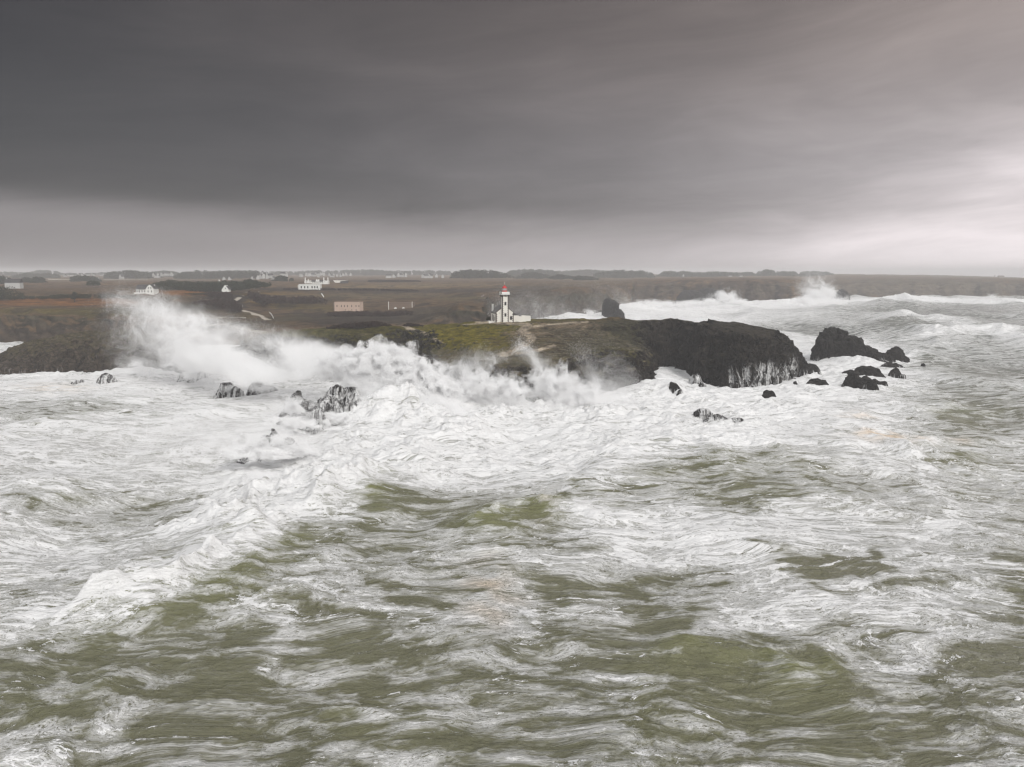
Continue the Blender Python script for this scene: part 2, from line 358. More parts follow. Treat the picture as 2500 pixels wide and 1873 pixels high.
    Z += chop*(1-ss(300, 1200, D))*(1-.6*white) + fine*(1-ss(90, 260, D))*(1-.5*white)
    Z += white*(fbm2(X/6, Y/3.2, 3, 94)*.85 + np.abs(fbm2(X/2.6, Y/1.6, 2, 95))*.35*(1-ss(150, 420, D)))*(1-ss(500, 1600, D))
    # crests carry more foam, hollows less
    cov += .06*np.clip(Z, -2, 2) + (.16*np.clip(chop/.42, -.6, 1.1) + .10*np.clip(fine/.12, -.6, 1.0)*(1-ss(90, 260, D)))*(1-.6*ss(300, 900, D))
    flow = np.stack([X2 + 7*n2(X/26, Y/18, 100) + 2.5*n2(X/9, Y/7, 101) - 1.1*Z, Y2 + 5*n2(X/30, Y/20, 102) + 1.8*n2(X/10, Y/7, 103) + .9*Z, Z*0], -1)
    far = D > 1900
    Z = np.where(far, Z*.4, Z); Z *= 1-ss(3000, 7000, D)
    tint = np.zeros_like(X)
    for (cx, cy, rx, ry, v) in ((1180,1450,60,60,1.0),(1300,1260,40,35,.6),(2200,1070,80,12,1.6),(1220,1500,60,40,.5),(130,950,90,12,.5),(2120,1020,50,10,.6),(2370,1045,30,6,.8)):
        tint += v*np.exp(-(((px-cx)/rx)**2+((py-cy)/ry)**2)) * np.clip(.6+n2(X/5, Y/4, 120), 0, 1.4)
    V = np.stack([X+DX, Y+DY, Z], -1)
    o = mesh_from('sea', V, grid_faces(nr, nc), sea_mat(), True, {'flow': flow, 'cov': np.where(cov > .62, .62+.20*np.tanh((cov-.62)/.35), np.clip(cov, 0, 1)), 'thin': np.clip(zm/3.2 + .25*np.clip(Z-.8, 0, 2), 0, 1), 'tint': tint})
    tag(o, kind='structure')
    global SEA_G; SEA_G = (Ys, U, V[:, 2].reshape(nr, nc))
    return o
FTH0, FTH1 = 2.45, 1.86
def sea_mat():
    m, t, b = new_mat('storm water')
    fl = t.attr('flow', 'Vector'); cov = t.attr('cov'); tint = t.attr('tint')
    w1 = t.noise(fl, .22, 3, .55, out=1); w1 = t.vec('SUBTRACT', w1, (.5,.5,.5))
    w2 = t.noise(fl, 1.1, 3, .6, out=1); w2 = t.vec('SUBTRACT', w2, (.5,.5,.5))
    p = t.vec('ADD', fl, t.vec('MULTIPLY', w1, (5, 2.6, 0)))
    p2 = t.vec('ADD', p, t.vec('MULTIPLY', w2, (1.3, .7, 0)))
    patch = t.noise(t.vec('MULTIPLY', p, (.05, .10, 1)), 1.0, 4, .55)
    def ridge(sx, sy, vec, det, k):
        n = t.noise(t.vec('MULTIPLY', vec, (sx, sy, 1)), 1.0, det, .6)
        return t.math('SUBTRACT', 1.0, t.math('MULTIPLY', t.math('ABSOLUTE', t.math('SUBTRACT', n, .5)), k), clamp=True)
    def net(sx, sy, vec, lo_, hi_):
        d = t.n('ShaderNodeTexVoronoi', feature='DISTANCE_TO_EDGE', ins={'Vector': t.vec('MULTIPLY', vec, (sx, sy, 1)), 'Scale': 1.0}).outputs[0]
        return t.sstep(d, lo_, hi_, 1.0, 0.0)
    lace = net(.30, .44, p2, .0, .22)
    netf = net(1.05, 1.5, t.vec('ADD', p2, t.vec('MULTIPLY', t.vec('SUBTRACT', t.noise(fl, 3.0, 2, .6, out=1), (.5, .5, .5)), (.7, .5, 0))), .0, .20)
    lace2 = t.math('MAXIMUM', ridge(1.2, 1.7, p2, 4, 8.0), netf)
    strk = t.noise(t.vec('MULTIPLY', p, (.15, 1.1, 1)), 1.0, 4, .62)
    strk2 = ridge(.12, 1.25, t.vec('ADD', fl, t.vec('MULTIPLY', w1, (3, 5, 0))), 4, 5.0)
    grain = t.noise(t.vec('MULTIPLY', p2, (2.8, 4.8, 1)), 1.0, 5, .72)
    which = t.sstep(t.noise(t.vec('MULTIPLY', p, (.025, .04, 1)), 1.0, 2, .5), .40, .60)   # lacy here, combed by the wind there
    lace0 = t.math('MULTIPLY', t.math('ADD', ridge(.10, .19, p, 4, 6.0), net(.085, .14, p2, .0, .30)), .62)
    strk3 = ridge(.032, .36, t.vec('ADD', fl, t.vec('MULTIPLY', w1, (6, 4, 0))), 5, 6.0)
    F = t.math('MULTIPLY', patch, .60)
    for sgn, w, lo_, hi_ in ((lace0, .36, .7, 1.0), (lace, .34, .5, 1.0), (lace2, .36, .5, 1.0), (strk3, .24, 1.0, .4), (strk2, .28, 1.0, .2)):
        F = t.math('ADD', F, t.math('MULTIPLY', t.math('MULTIPLY', sgn, w), t.lin(which, 0, 1, lo_, hi_)))
    F = t.math('ADD', t.math('SUBTRACT', F, .075), t.math('MULTIPLY', strk, 1.0))
    F = t.math('ADD', F, t.math('ADD', t.math('MULTIPLY', grain, .70), .275))
    fc = t.n('ShaderNodeFloatCurve', ins={1: cov}); cu = fc.mapping.curves[0]
    fc.mapping.use_clip = False
    for i, (a_, b_) in enumerate(((0, 2.60), (.42, 2.33), (.68, 2.07), (1.0, 1.66))):
        if i in (0, 3): cu.points[0 if i == 0 else -1].location = (a_, b_/3)
        else: cu.points.new(a_, b_/3)
    fc.mapping.update()
    th = t.math('MULTIPLY', fc.outputs[0], 3.0)
    dlt = t.math('SUBTRACT', F, th)
    foam = t.sstep(dlt, -.015, .04)
    # thin strands and flecks left on the dark water between the patches
    def strand(sx, sy, vec, k, seed):
        n = t.noise(t.vec('ADD', t.vec('MULTIPLY', vec, (sx, sy, 1)), (seed, seed*1.7, 0)), 1.0, 3, .55)
        r = t.math('SUBTRACT', 1.0, t.math('MULTIPLY', t.math('ABSOLUTE', t.math('SUBTRACT', n, .5)), k), clamp=True)
        return r
    gap = t.noise(t.vec('MULTIPLY', p, (.13, .3, 1)), 1.0, 4, .65)
    amt = t.sstep(t.math('ADD', gap, t.lin(cov, 0, .6, -.13, .12)), .36, .60)
    st = t.math('MAXIMUM', strand(.55, 1.3, p2, 14.0, 3.1), strand(1.5, 3.4, p2, 10.0, 7.7))
    st = t.math('MAXIMUM', st, t.math('MULTIPLY', strand(.26, 3.2, p, 12.0, 5.3), .95))
    fleck = t.sstep(t.noise(t.vec('MULTIPLY', p2, (4.2, 9.5, 1)), 1.0, 3, .65), .54, .66, 0, .9)
    st = t.math('MULTIPLY', t.math('MAXIMUM', st, fleck), amt)
    foam = t.math('MAXIMUM', foam, t.math('MULTIPLY', st, .95))
    film = t.sstep(dlt, -.35, .05, 0, .05)
    fm = t.math('MAXIMUM', foam, film)
    water = t.mix(t.noise(t.vec('MULTIPLY', fl, (.02, .03, 1)), 1.0, 3, .5), (.115, .112, .064), (.158, .158, .104))
    water = t.mix(t.math('MULTIPLY', t.attr('thin'), .75), water, (.19, .20, .075))  # light shining through the crests, put into the water colour
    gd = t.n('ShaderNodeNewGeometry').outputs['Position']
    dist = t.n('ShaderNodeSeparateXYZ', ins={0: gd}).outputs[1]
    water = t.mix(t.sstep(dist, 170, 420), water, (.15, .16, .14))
    white = t.mix(t.math('MULTIPLY', tint, .8, clamp=True), (.77, .77, .77), (.72, .60, .48))
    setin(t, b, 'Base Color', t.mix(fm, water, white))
    setin(t, b, 'Roughness', t.lin(fm, 0, 1, .09, .95)); setin(t, b, 'IOR', 1.33)
    setin(t, b, 'Specular IOR Level', t.lin(fm, 0, 1, .5, .1))
    rip = t.math('ADD', t.math('MULTIPLY', t.noise(t.vec('MULTIPLY', p, (.35, .8, 1)), 1.0, 5, .6), 1.6), t.math('MULTIPLY', t.noise(t.vec('MULTIPLY', p2, (1.3, 3.0, 1)), 1.0, 4, .65), .5))
    hgt = t.math('ADD', rip, t.math('ADD', t.math('MULTIPLY', F, .32), t.math('MULTIPLY', foam, .25)))
    bp = t.n('ShaderNodeBump', ins={'Strength': .8, 'Distance': .6, 'Height': hgt})
    t.L.new(bp.outputs[0], b.inputs['Normal'])
    return m
SEA = build_sea()

def sea_z(X, Y):
    Ys, U, Z = SEA_G; i = int(np.searchsorted(Ys, Y)); j = int(np.clip(np.searchsorted(U, X/(Y+2)), 6, len(U)-7)); i = min(max(i, 3), len(Ys)-4)
    return float(Z[i-3:i+4, j-6:j+7].mean())
# ------------------------------------------------------------------ rock, heath and grass
def rock_mat():
    m, t, b = new_mat('wet schist')
    co = t.n('ShaderNodeTexCoord').outputs['Object']
    col = t.attr('col', 'Vector'); wash = t.attr('wash'); grs = t.attr('grass')
    n = t.noise(co, .9, 6, .68); n_ = t.noise(t.vec('MULTIPLY', co, (.5, .5, 1.6)), .8, 5, .7, dist=.5)
    crack = t.n('ShaderNodeTexVoronoi', feature='DISTANCE_TO_EDGE', ins={'Vector': t.vec('ADD', t.vec('MULTIPLY', co, (.45, .45, .7)), t.vec('MULTIPLY', t.noise(co, .5, 3, out=1), (1.2, 1.2, 1.2))), 'Scale': .8}).outputs[0]
    crack = t.sstep(crack, .0, .10)
    f = t.math('MULTIPLY', t.lin(n, .3, .7, .45, 1.6), t.lin(n_, .3, .7, .6, 1.4))
    f = t.math('MULTIPLY', f, t.lin(t.math('MAXIMUM', crack, grs), 0, 1, .45, 1.0))
    c3 = t.n('ShaderNodeCombineXYZ', ins={0: f, 1: f, 2: f}).outputs[0]
    base = t.vec('MULTIPLY', col, c3)
    # pale lichen and quartz flecks on the bare rock
    fl = t.math('MULTIPLY', t.sstep(t.noise(t.vec('MULTIPLY', co, (1.5, 1.5, 2.4)), .9, 4, .75), .665, .74), t.math('SUBTRACT', .75, grs))
    base = t.mix(t.math('MULTIPLY', fl, .55, clamp=True), base, (.36, .34, .31))
    # white water running off
    wv = t.n('ShaderNodeVectorMath', operation='ADD', ins={0: t.vec('MULTIPLY', co, (1.0, .30, .05)), 1: t.vec('MULTIPLY', t.noise(t.vec('MULTIPLY', co, (1, 1, .5)), .22, 3, .6, out=1), (2.6, 1.2, .3))}).outputs[0]
    r1 = t.math('SUBTRACT', 1.0, t.math('MULTIPLY', t.math('ABSOLUTE', t.math('SUBTRACT', t.noise(wv, .38, 4, .62), .5)), 8.0), clamp=True)
    r2 = t.math('SUBTRACT', 1.0, t.math('MULTIPLY', t.math('ABSOLUTE', t.math('SUBTRACT', t.noise(wv, 1.1, 4, .62), .5)), 7.0), clamp=True)
    rr = t.math('MAXIMUM', r1, t.math('MULTIPLY', r2, .72))
    wf = t.sstep(t.math('ADD', rr, t.lin(wash, 0, 1, -1.0, .02)), .36, 1.0, 0, .9)
    base = t.mix(wf, base, (.80, .80, .80))
    t.L.new(base, b.inputs['Base Color'])
    setin(t, b, 'Roughness', t.math('MAXIMUM', t.math('ADD', t.lin(n, .3, .7, .42, .75), t.math('MULTIPLY', grs, .4)), wf)); setin(t, b, 'Specular IOR Level', t.math('SUBTRACT', .16, t.math('MULTIPLY', grs, .15)))
    h = t.math('ADD', t.math('MULTIPLY', n, .8), t.math('MULTIPLY', t.math('MULTIPLY', crack, t.math('SUBTRACT', 1.0, grs)), .35))
    bp = t.n('ShaderNodeBump', ins={'Strength': 1.0, 'Distance': 1.4, 'Height': h}); t.L.new(bp.outputs[0], b.inputs['Normal'])
    return m
ROCK = rock_mat()
def land_mat():
    m, t, b = new_mat('heath and fields')
    co = t.n('ShaderNodeTexCoord').outputs['Object']; col = t.attr('col', 'Vector')
    n = t.noise(co, .16, 6, .7); k = t.noise(t.vec('MULTIPLY', co, (.05, .16, .3)), 1.0, 5, .65)
    f = t.math('MULTIPLY', t.lin(n, .3, .7, .62, 1.38), t.lin(k, .3, .7, .5, 1.5))
    t.L.new(t.vec('MULTIPLY', col, t.n('ShaderNodeCombineXYZ', ins={0: f, 1: f, 2: f}).outputs[0]), b.inputs['Base Color'])
    setin(t, b, 'Roughness', .95); setin(t, b, 'Specular IOR Level', .08)
    bp = t.n('ShaderNodeBump', ins={'Strength': .8, 'Distance': 2.0, 'Height': t.math('ADD', n, t.noise(co, .6, 4, .7))}); t.L.new(bp.outputs[0], b.inputs['Normal'])
    return m
LAND = land_mat()

def grid_normals(G):
    """G (nr,nc,3) -> unit normals pointing up"""
    dr = np.gradient(G, axis=0); dc = np.gradient(G, axis=1); N = np.cross(dc, dr)
    N /= np.maximum(np.linalg.norm(N, axis=-1, keepdims=True), 1e-6); s = np.sign(N[..., 2:3]); s[s == 0] = 1
    return N*s
def rough(G, amp, sc, seed, steep=None, strata=(.5, .5, 1.5)):
    N = grid_normals(G); x, y, z = (G[..., i]*sc for i in range(3))
    st = (1-N[..., 2]) if steep is None else steep
    wx = fbm3(x*.5, y*.5, z*.5, 2, seed+40)*.9
    d = .55*(rid3((x+wx)*strata[0], (y+wx)*strata[1], (z+.45*x+wx)*strata[2], 2, seed, .5)-.95) + .75*fbm3((x+wx)*.9, (y+wx)*.9, (z+.4*x)*1.1, 4, seed+20, .48)
    return G + N*(d*amp*(.12+np.clip(st*1.6, 0, 1)))[..., None]
def idw(X, Y, pts, p=2.6, eps=14.0):
    num = np.zeros(X.shape, F32); den = np.zeros(X.shape, F32)
    for (x, y, z) in pts:
        w = 1/(((X-x)**2+(Y-y)**2+eps)**(p/2)); num += w*z; den += w
    return num/den
def poly_sdf(X, Y, poly):
    d = np.full(X.shape, 1e9, F32); ins = np.zeros(X.shape, bool); n = len(poly)
    for i in range(n):
        (x0, y0), (x1, y1) = poly[i], poly[(i+1) % n]; dx, dy = x1-x0, y1-y0
        t = np.clip(((X-x0)*dx+(Y-y0)*dy)/(dx*dx+dy*dy), 0, 1); d = np.minimum(d, np.hypot(X-(x0+t*dx), Y-(y0+t*dy)))
        c = (y0 > Y) != (y1 > Y)
        if dy != 0: ins ^= c & (X < dx*(Y-y0)/dy + x0)
    return np.where(ins, d, -d)
def patches(px, py, base, lst, wob=None):
    c = np.broadcast_to(np.array(base, F32), px.shape+(3,)).copy()
    for (cx, cy, rx, ry, colr, s) in lst:
        q = ((px-cx)/rx)**2+((py-cy)/ry)**2
        if wob is not None: q = q*(1+wob)
        w = (s*ss(1.35, .55, q))[..., None]; c = c*(1-w) + np.array(colr, F32)*w
    return c

# ---- the headland under the lighthouse
COAST = [(-132,402),(-118,388),(-96,381),(-80,372),(-66,369),(-57,362),(-50,388),(-45,372),(-42,350),(-40,322),(-33,303),(-24,284),(-15,270),(-5,261),(6,259),(14,263),(22,268),(30,279),(38,288),
         (47,301),(54,309),(58,322),(61,340),(65,354),(72,356),(75,340),(74,322),(77,312),(82,304),(92,300),(101,303),(112,318),(121,334),(130,352),(134,366),(124,392),(95,404),(60,414),(20,424),(-30,432),(-80,436),(-125,432),(-150,418)]
HPTS = [(-3.5,380,19.3),(10,380,19.5),(-18,383,19.0),(11.5,397,19.7),(30,385,20.6),(47,374,22.3),(73,362,22.3),(94,339,22.0),(84,345,22.4),(104,338,20.3),(112,341,17.0),(120,349,10.5),(127,358,6.5),(105,365,17),(90,385,15),(88,318,20.5),(80,330,22.5),(97,318,16.5),
        (-17,330,14.7),(-38,370,16.9),(0,300,14.2),(9,305,14.8),(22,290,13.4),(32,300,14.0),(39,306,13.3),(48,312,11.3),(26,345,18.4),(9,340,17.2),(14,320,15.8),(34,335,15.8),(43,334,13.0),(51,330,10.5),(56,338,9.5),(48,344,13.5),(40,348,16.0),(57,350,17.0),(46,359,20.6),(57,359,21.2),(64,362,21.4),(8,272,11.0),(20,276,11),(-2,275,11.5),
        (-61,402,15.6),(-93,405,13.9),(-113,405,12.0),(-140,415,9.0),(-18,300,11.0),(-25,303,9.0),(-30,310,6.2),(-37,322,4.2),(-43,352,9.0),(-36,340,9.2),(-30,330,9.5),(-34,352,14.2),(-25,345,15.2),(-48,385,13.0),(-60,385,13.4),(-75,385,12.6),(-95,392,11.5),
        (-10,420,17),(-60,425,14),(40,400,18.5),(-42,362,15.5),(-12,288,11.5),(-18,283,9.6)]
def headland():
    xs = np.arange(-168, 150, .36, dtype=F32); ys = np.arange(246, 452, .36, dtype=F32)
    X, Y = np.meshgrid(xs, ys); d = poly_sdf(X, Y, COAST)
    d = d + 3.2*n2(X/15, Y/15, 200) + 1.9*n2(X/6, Y/6, 201) + .9*n2(X/2.6, Y/2.6, 202)
    H = idw(X, Y, HPTS) + .35*n2(X/14, Y/9, 203) + .15*n2(X/4, Y/3, 204)
    Wd = 10 + 3*n2(X/25, Y/25, 205) + 5*ss(-20, -60, X)*ss(395, 375, Y)
    t = np.clip(d/Wd, 0, 1); pr = 1-(1-t)**2.3
    Z = np.where(d > 0, -1.5+(H+1.5)*pr, -1.5+d*.9); Z = np.maximum(Z, -7)
    # broken ledges on the cliffs
    led = np.sin(Z*1.15 + 2.2*n2(X/9, Y/9, 206) + .5*X*.1)*.55*np.sin(np.pi*np.clip(t, 0, 1))
    Z = Z + led
    G = rough(np.stack([X, Y, Z], -1), 2.8, .24, 210); G = rough(G, 1.3, .55, 230)
    N = grid_normals(G); X, Y, Z = G[..., 0], G[..., 1], G[..., 2]; px, py = proj(X, Y, Z)
    nz = N[..., 2]; wob = .8*n2(X/7, Y/7, 215) + .6*n2(X/2.2, Y/2.2, 216)
    f = fbm2(X/5, Y/5, 4, 217)
    GR, GR2, BR, TAN, OLV = (.105,.088,.012), (.080,.068,.016), (.075,.058,.036), (.165,.125,.085), (.052,.045,.013)
    ground = patches(px, py, (.088,.075,.045), [
        (1110,815,180,42,GR,.95),(1190,838,110,20,GR,.9),(1010,798,120,8,GR2,.6),(1150,790,220,7,GR2,.7),(1250,795,90,8,GR2,.8),(1350,785,140,7,GR2,.7),
        (850,805,160,12,OLV,.95),(760,815,80,18,(.075,.068,.028),.9),(900,840,140,26,OLV,.8),(1080,880,120,24,(.07,.055,.022),.8),(1000,860,80,20,(.045,.04,.018),.8),
        (1340,830,120,34,BR,.8),(1420,800,120,20,(.075,.062,.043),.8),(1450,850,90,30,(.065,.058,.04),.8),(1500,872,60,22,OLV,.85),(1380,795,100,6,TAN,.6),(1290,815,50,6,TAN,.55),
        (1500,779,90,5,(.10,.068,.04),.7),(1400,778,80,4,GR2,.7)], wob)
    # worn paths
    for pl, w in (([(1170,785),(1290,792),(1275,808),(1300,825),(1275,848),(1225,868)], 9), ([(985,795),(1015,808),(1050,822),(1075,836)], 5), ([(1130,793),(1220,787)], 3), ([(1300,797),(1350,792),(1430,786)], 5), ([(1225,868),(1300,858),(1350,845)], 7), ([(1000,803),(1040,815)], 8)):
        q = np.full(px.shape, 1e9, F32)
        for i in range(len(pl)-1):
            (x0, y0), (x1, y1) = pl[i], pl[i+1]; dx, dy = x1-x0, (y1-y0)*3
            tt = np.clip(((px-x0)*dx+(py-y0)*3*dy)/(dx*dx+dy*dy), 0, 1); q = np.minimum(q, np.hypot(px-(x0+tt*dx), (py-y0)*3-tt*dy))
        wv = (ss(w*1.7, w*.8, q*(1+.35*wob))*.9)[..., None]; ground = ground*(1-wv) + np.array((.30,.25,.19), F32)*wv
    ground = ground*(1+.55*f)[..., None]
    # bare stony streaks
    stn = (ss(.18, .45, n2(X/6, Y/2.2, 220)+.4*n2(X/1.6, Y/.9, 221))*.5*ss(1150, 1300, px)*ss(760, 830, py))[..., None]
    ground = ground*(1-stn) + np.array((.15,.135,.11), F32)*stn
    rk = np.array((.024,.0185,.014), F32)*(1+.6*fbm2(X/11, Z/4, 3, 222))[..., None]
    rk = rk + np.array((.022,.020,.016), F32)*(ss(1560, 1350, px)*.7)[..., None]
    rk = rk*(1-.4*ss(1600, 1700, px))[..., None]
    up = ss(.62, .84, nz + .10*f)*ss(3.5, 7, Z+2*f)
    moss = ss(.40, .66, nz + .12*f)*ss(5, 9, Z)*(ss(1250, 1000, px)*.85 + .45*ss(1420, 1500, px)*ss(1600, 1540, px))
    c = rk*(1-moss[..., None]) + np.array((.042,.042,.014), F32)*(1+.4*f)[..., None]*moss[..., None]
    ln = 797+(px-1460)*.52; blk = np.maximum(ss(1640, 1700, px)*ss(776, 790, py), ss(1440, 1500, px)*ss(ln+8, ln-8, py)*ss(775, 785, py))
    up = up*(1-.82*blk)
    c = c*(1-up[..., None]) + ground*up[..., None]
    wash = .9*ss(12, 3, Z + 2.5*n2(X/7, Y/7, 225))*ss(1745, 1790, px)*ss(330, 322, Y*0+Y-0.0*X)*1.0
    wash = np.maximum(wash, .92*ss(13.5, 5, Z+3*n2(X/8, Y/8, 226))*ss(1770, 1830, px)*ss(1980, 1930, px))
    wash = np.maximum(wash, .45*ss(3.5, .5, Z+2.5*n2(X/7, Y/7, 227)))
    o = mesh_from('headland', G.reshape(-1, 3), grid_faces(len(ys), len(xs)), ROCK, True, {'col': np.clip(c, .004, 1).reshape(-1, 3), 'wash': wash.ravel(), 'grass': np.clip(np.maximum(up, moss*.7), 0, 1).ravel()})
    tag(o, kind='structure'); return G
HG = headland()
def ground_z(X, Y):
    j = int(np.clip((X+168)/.36, 0, HG.shape[1]-1)); i = int(np.clip((Y-246)/.36, 0, HG.shape[0]-1)); return float(HG[i, j, 2])

# ---- the mainland behind: rows of ground from the shore to the skyline
def mainland():
    cx = [-700,-400,0,150,300,430,560,640,760,850,950,1050,1120,1180,1192,1300,1400,1480,1543,1553,1660,1900,1940,1956,1960,2050,2300,2500,2900]
    Y0 = [510,500,490,480,470,455,440,440,450,470,520,545,560,575,690,730,780,830,890,1200,1165,1150,1150,1160,1500,1500,1480,1500,1500]
    wd = [30,30,26,26,26,40,30,25,30,40,40,30,18,14,40,40,40,50,30,40,30,30,30,20,40,50,50,50,50]
    yt = [745,745,750,755,765,785,797,807,800,792,785,768,744,748,724,713,703,708,748,690,685,685,690,728,694,691,687,686,686]
    rows = {640: [738,738,738,739,742,750,766,772,770,764,766,756,739,738,734]+[700]*14,
            720: [718,718,717,716,714,716,735,746,748,744,748,740,732,730,728,708,700]+[700]*12,
            850: [706,706,706,706,704,706,714,720,722,724,725,722,716,714,712,704,700,704,700]+[690]*10,
            1000: [698,698,698,698,698,699,702,704,704,708,709,707,703,702,701,697,694,692,696]+[690]*10,
            1300: [690,690,690,690,690,690,689,689,689,692,694,693,692,691,690,688,687,687,688,686,683,683,683,683]+[690]*5,
            1700: [685,685,685,685,685,685,684,683,683,684,686,686,685,684,684,683,683,683,683,682,680,680,681,684,685,683,682,682,682],
            2300: [679]*6+[678.5]*13+[678,677,676,675,675,675,674,677,680,681],
            3200: [674]*19+[673,672,671,670.5,670.5,670.5,670.5,673,678.5,680],
            4500: [670]*19+[669.5,669,669,669,669,669,669.3,672,678,679.5]}
    x = np.concatenate([np.linspace(-700, 0, 160, endpoint=False), np.linspace(0, 2500, 1450), np.linspace(2503, 2900, 90)])
    I = lambda v: np.interp(x, cx, v)
    y0 = I(Y0) + 14*n2(x/60, x*0, 300)*I(Y0)/600 + 3*n2(x/26, x*0, 301)*I(Y0)/600; w = I(wd)
    pts = []                                   # (t-direction, Y, z) per row
    zt = P(x, I(yt), y0+w)[2]
    Yr = [y0-14, y0, y0+w*.12, y0+w*.45, y0+w]; Zr = [x*0-6, x*0-.5, zt*.35, zt*.82, zt]
    for RY, ry in sorted(rows.items()):
        ok = RY > Yr[-1]+12; z = P(x, I(ry), np.full_like(x, RY))[2]
        Zr.append(np.where(ok, z, Zr[-1])); Yr.append(np.where(ok, RY, Yr[-1]+3))
    sub = [3, 6, 16, 26, 26, 16, 14, 12, 14, 10, 8, 6, 6]
    YY = [Yr[0][None]]; ZZ = [Zr[0][None]]
    for k in range(len(Yr)-1):
        s = (np.arange(1, sub[k]+1)/sub[k])[:, None]; YY.append(Yr[k]+(Yr[k+1]-Yr[k])*s); ZZ.append(Zr[k]+(Zr[k+1]-Zr[k])*s)
    YY = np.concatenate(YY); ZZ = np.concatenate(ZZ); X = (x-CX)/FPX/CT*YY*(1-0)  # column direction
    D = YY*CT-(ZZ-CAMZ)*ST; X = (x[None]-CX)/FPX*D
    infl = np.clip((ZZ-1)/6, 0, 1)
    ZZ = ZZ + infl*(1.1*n2(X/60, YY/60, 303)*np.clip(YY/700, .5, 2) + .5*n2(X/22, YY/22, 304) + .35*n2(X/8, YY/8, 305))
    G = rough(np.stack([X, YY, ZZ], -1).astype(F32), 4.0, .06, 310, strata=(.8, .8, .8))
    N = grid_normals(G); px, py = proj(G[..., 0], G[..., 1], G[..., 2]); X, YY, ZZ = G[..., 0], G[..., 1], G[..., 2]
    wob = .9*n2(X/40, YY/30, 312) + .6*n2(X/12, YY/12, 313)
    DK, BRN, OR, YL, OL, PL = (.028,.023,.020), (.105,.078,.052), (.190,.088,.024), (.150,.105,.034), (.072,.068,.026), (.19,.17,.14)
    c = patches(px, py, BRN, [
        (200,737,260,11,OR,.9),(480,714,120,7,OR,.95),(250,722,140,3,OR,.5),(60,715,140,5,(.10,.075,.05),.7),(200,700,160,3,(.115,.095,.085),.7),(380,683,140,4,(.13,.115,.10),.6),
        (230,762,170,8,OL,.85),(90,757,80,6,(.10,.085,.035),.7),(360,728,90,5,(.05,.045,.032),.8),(460,745,140,10,(.040,.036,.026),.85),(400,755,120,12,(.05,.047,.03),.8),
        (560,735,60,22,DK,.92),(640,733,110,9,DK,.9),(720,735,90,9,DK,.85),(600,718,60,8,(.045,.036,.03),.8),(640,717,60,4,YL,.9),(700,718,60,4,YL,.7),(660,738,70,6,YL,.95),(740,750,90,7,(.105,.085,.034),.9),(800,757,70,5,(.10,.085,.04),.7),
        (620,712,40,6,(.10,.07,.03),.7),(830,723,110,6,(.13,.11,.07),.8),(960,722,150,7,(.115,.10,.07),.8),(900,708,200,2.2,DK,.85),(760,706,90,4,DK,.85),(690,706,70,4,DK,.8),(1000,712,220,4,(.055,.046,.04),.9),(1180,708,180,4,(.06,.052,.046),.85),(950,700,160,4,(.15,.125,.07),.7),(1150,697,200,4,(.14,.12,.08),.6),(1000,686,90,2,DK,.5),(870,686,110,2.2,DK,.7),
        (850,778,160,16,DK,.85),(960,775,120,14,(.045,.04,.034),.85),(1060,765,80,16,(.05,.046,.038),.8),(620,790,90,10,(.085,.066,.034),.9),(590,772,40,8,(.09,.075,.035),.8),(700,778,80,7,(.06,.055,.034),.8),(520,795,90,8,(.05,.044,.036),.8),
        (1130,728,70,6,(.11,.10,.06),.7),(1300,700,120,3,(.10,.085,.055),.7),(1470,690,120,3,(.09,.075,.05),.8),(1800,687,160,2,(.10,.075,.05),.8),(1330,696,160,2,(.12,.10,.07),.6),(1800,714,150,30,(.040,.031,.026),.95),(1600,712,60,26,(.065,.055,.047),.8),(2250,705,320,26,(.085,.078,.068),.9),(1330,740,150,36,(.050,.044,.039),.8)], wob)
    blot = (ss(.12, .45, fbm2(X/26, YY/34, 4, 330))*.62*ss(2600, 1200, YY))[..., None]
    c = c*(1-blot) + np.array((.038,.032,.027), F32)*blot
    steep = ss(.86, .60, N[..., 2]+.08*wob)[..., None]
    rk = np.array((.055,.048,.042), F32)*(1+.5*fbm2(X/14, ZZ/5, 3, 320))[..., None] + np.array((.0,.006,.0), F32)*ss(8, 16, ZZ)[..., None]
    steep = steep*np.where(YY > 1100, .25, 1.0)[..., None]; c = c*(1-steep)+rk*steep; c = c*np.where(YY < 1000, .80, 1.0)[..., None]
    wash = .75*ss(4.5, .5, ZZ + 2*n2(X/9, YY/9, 321))
    o = mesh_from('mainland', G.reshape(-1, 3), grid_faces(*X.shape), LAND, True, {'col': np.clip(c*np.array((1.14,1.0,.84), F32), .004, 1).reshape(-1, 3)})
    tag(o, kind='structure')
    return G, x
MG, MX = mainland()
MG_Y, MG_Z, MG_X = MG[..., 1], MG[..., 2], MG[..., 0]
def main_at(px, Y):
    """the ground of the mainland at a photo column and a distance"""
    j = int(np.argmin(np.abs(MX-px))); i = int(np.argmin(np.abs(MG_Y[:, j]-Y))); return float((px-CX)/FPX*(Y*CT-(MG_Z[i, j]-CAMZ)*ST)), float(MG_Y[i, j]), float(MG_Z[i, j])
def main_seen(px, py):
    """the farthest ground of the mainland seen at a photo place"""
    j = int(np.argmin(np.abs(MX-px))); _, yy = proj(MG_X[:, j], MG_Y[:, j], MG_Z[:, j])
    k = [i for i in range(len(yy)-1) if yy[i] >= py > yy[i+1]]; i = k[0] if k else int(np.argmin(np.abs(yy-py)))
    f = (yy[i]-py)/(yy[i]-yy[i+1]) if k else 0
    return tuple(float(MG[i, j, a]*(1-f)+MG[i+1, j, a]*f) if k else float(MG[i, j, a]) for a in range(3))

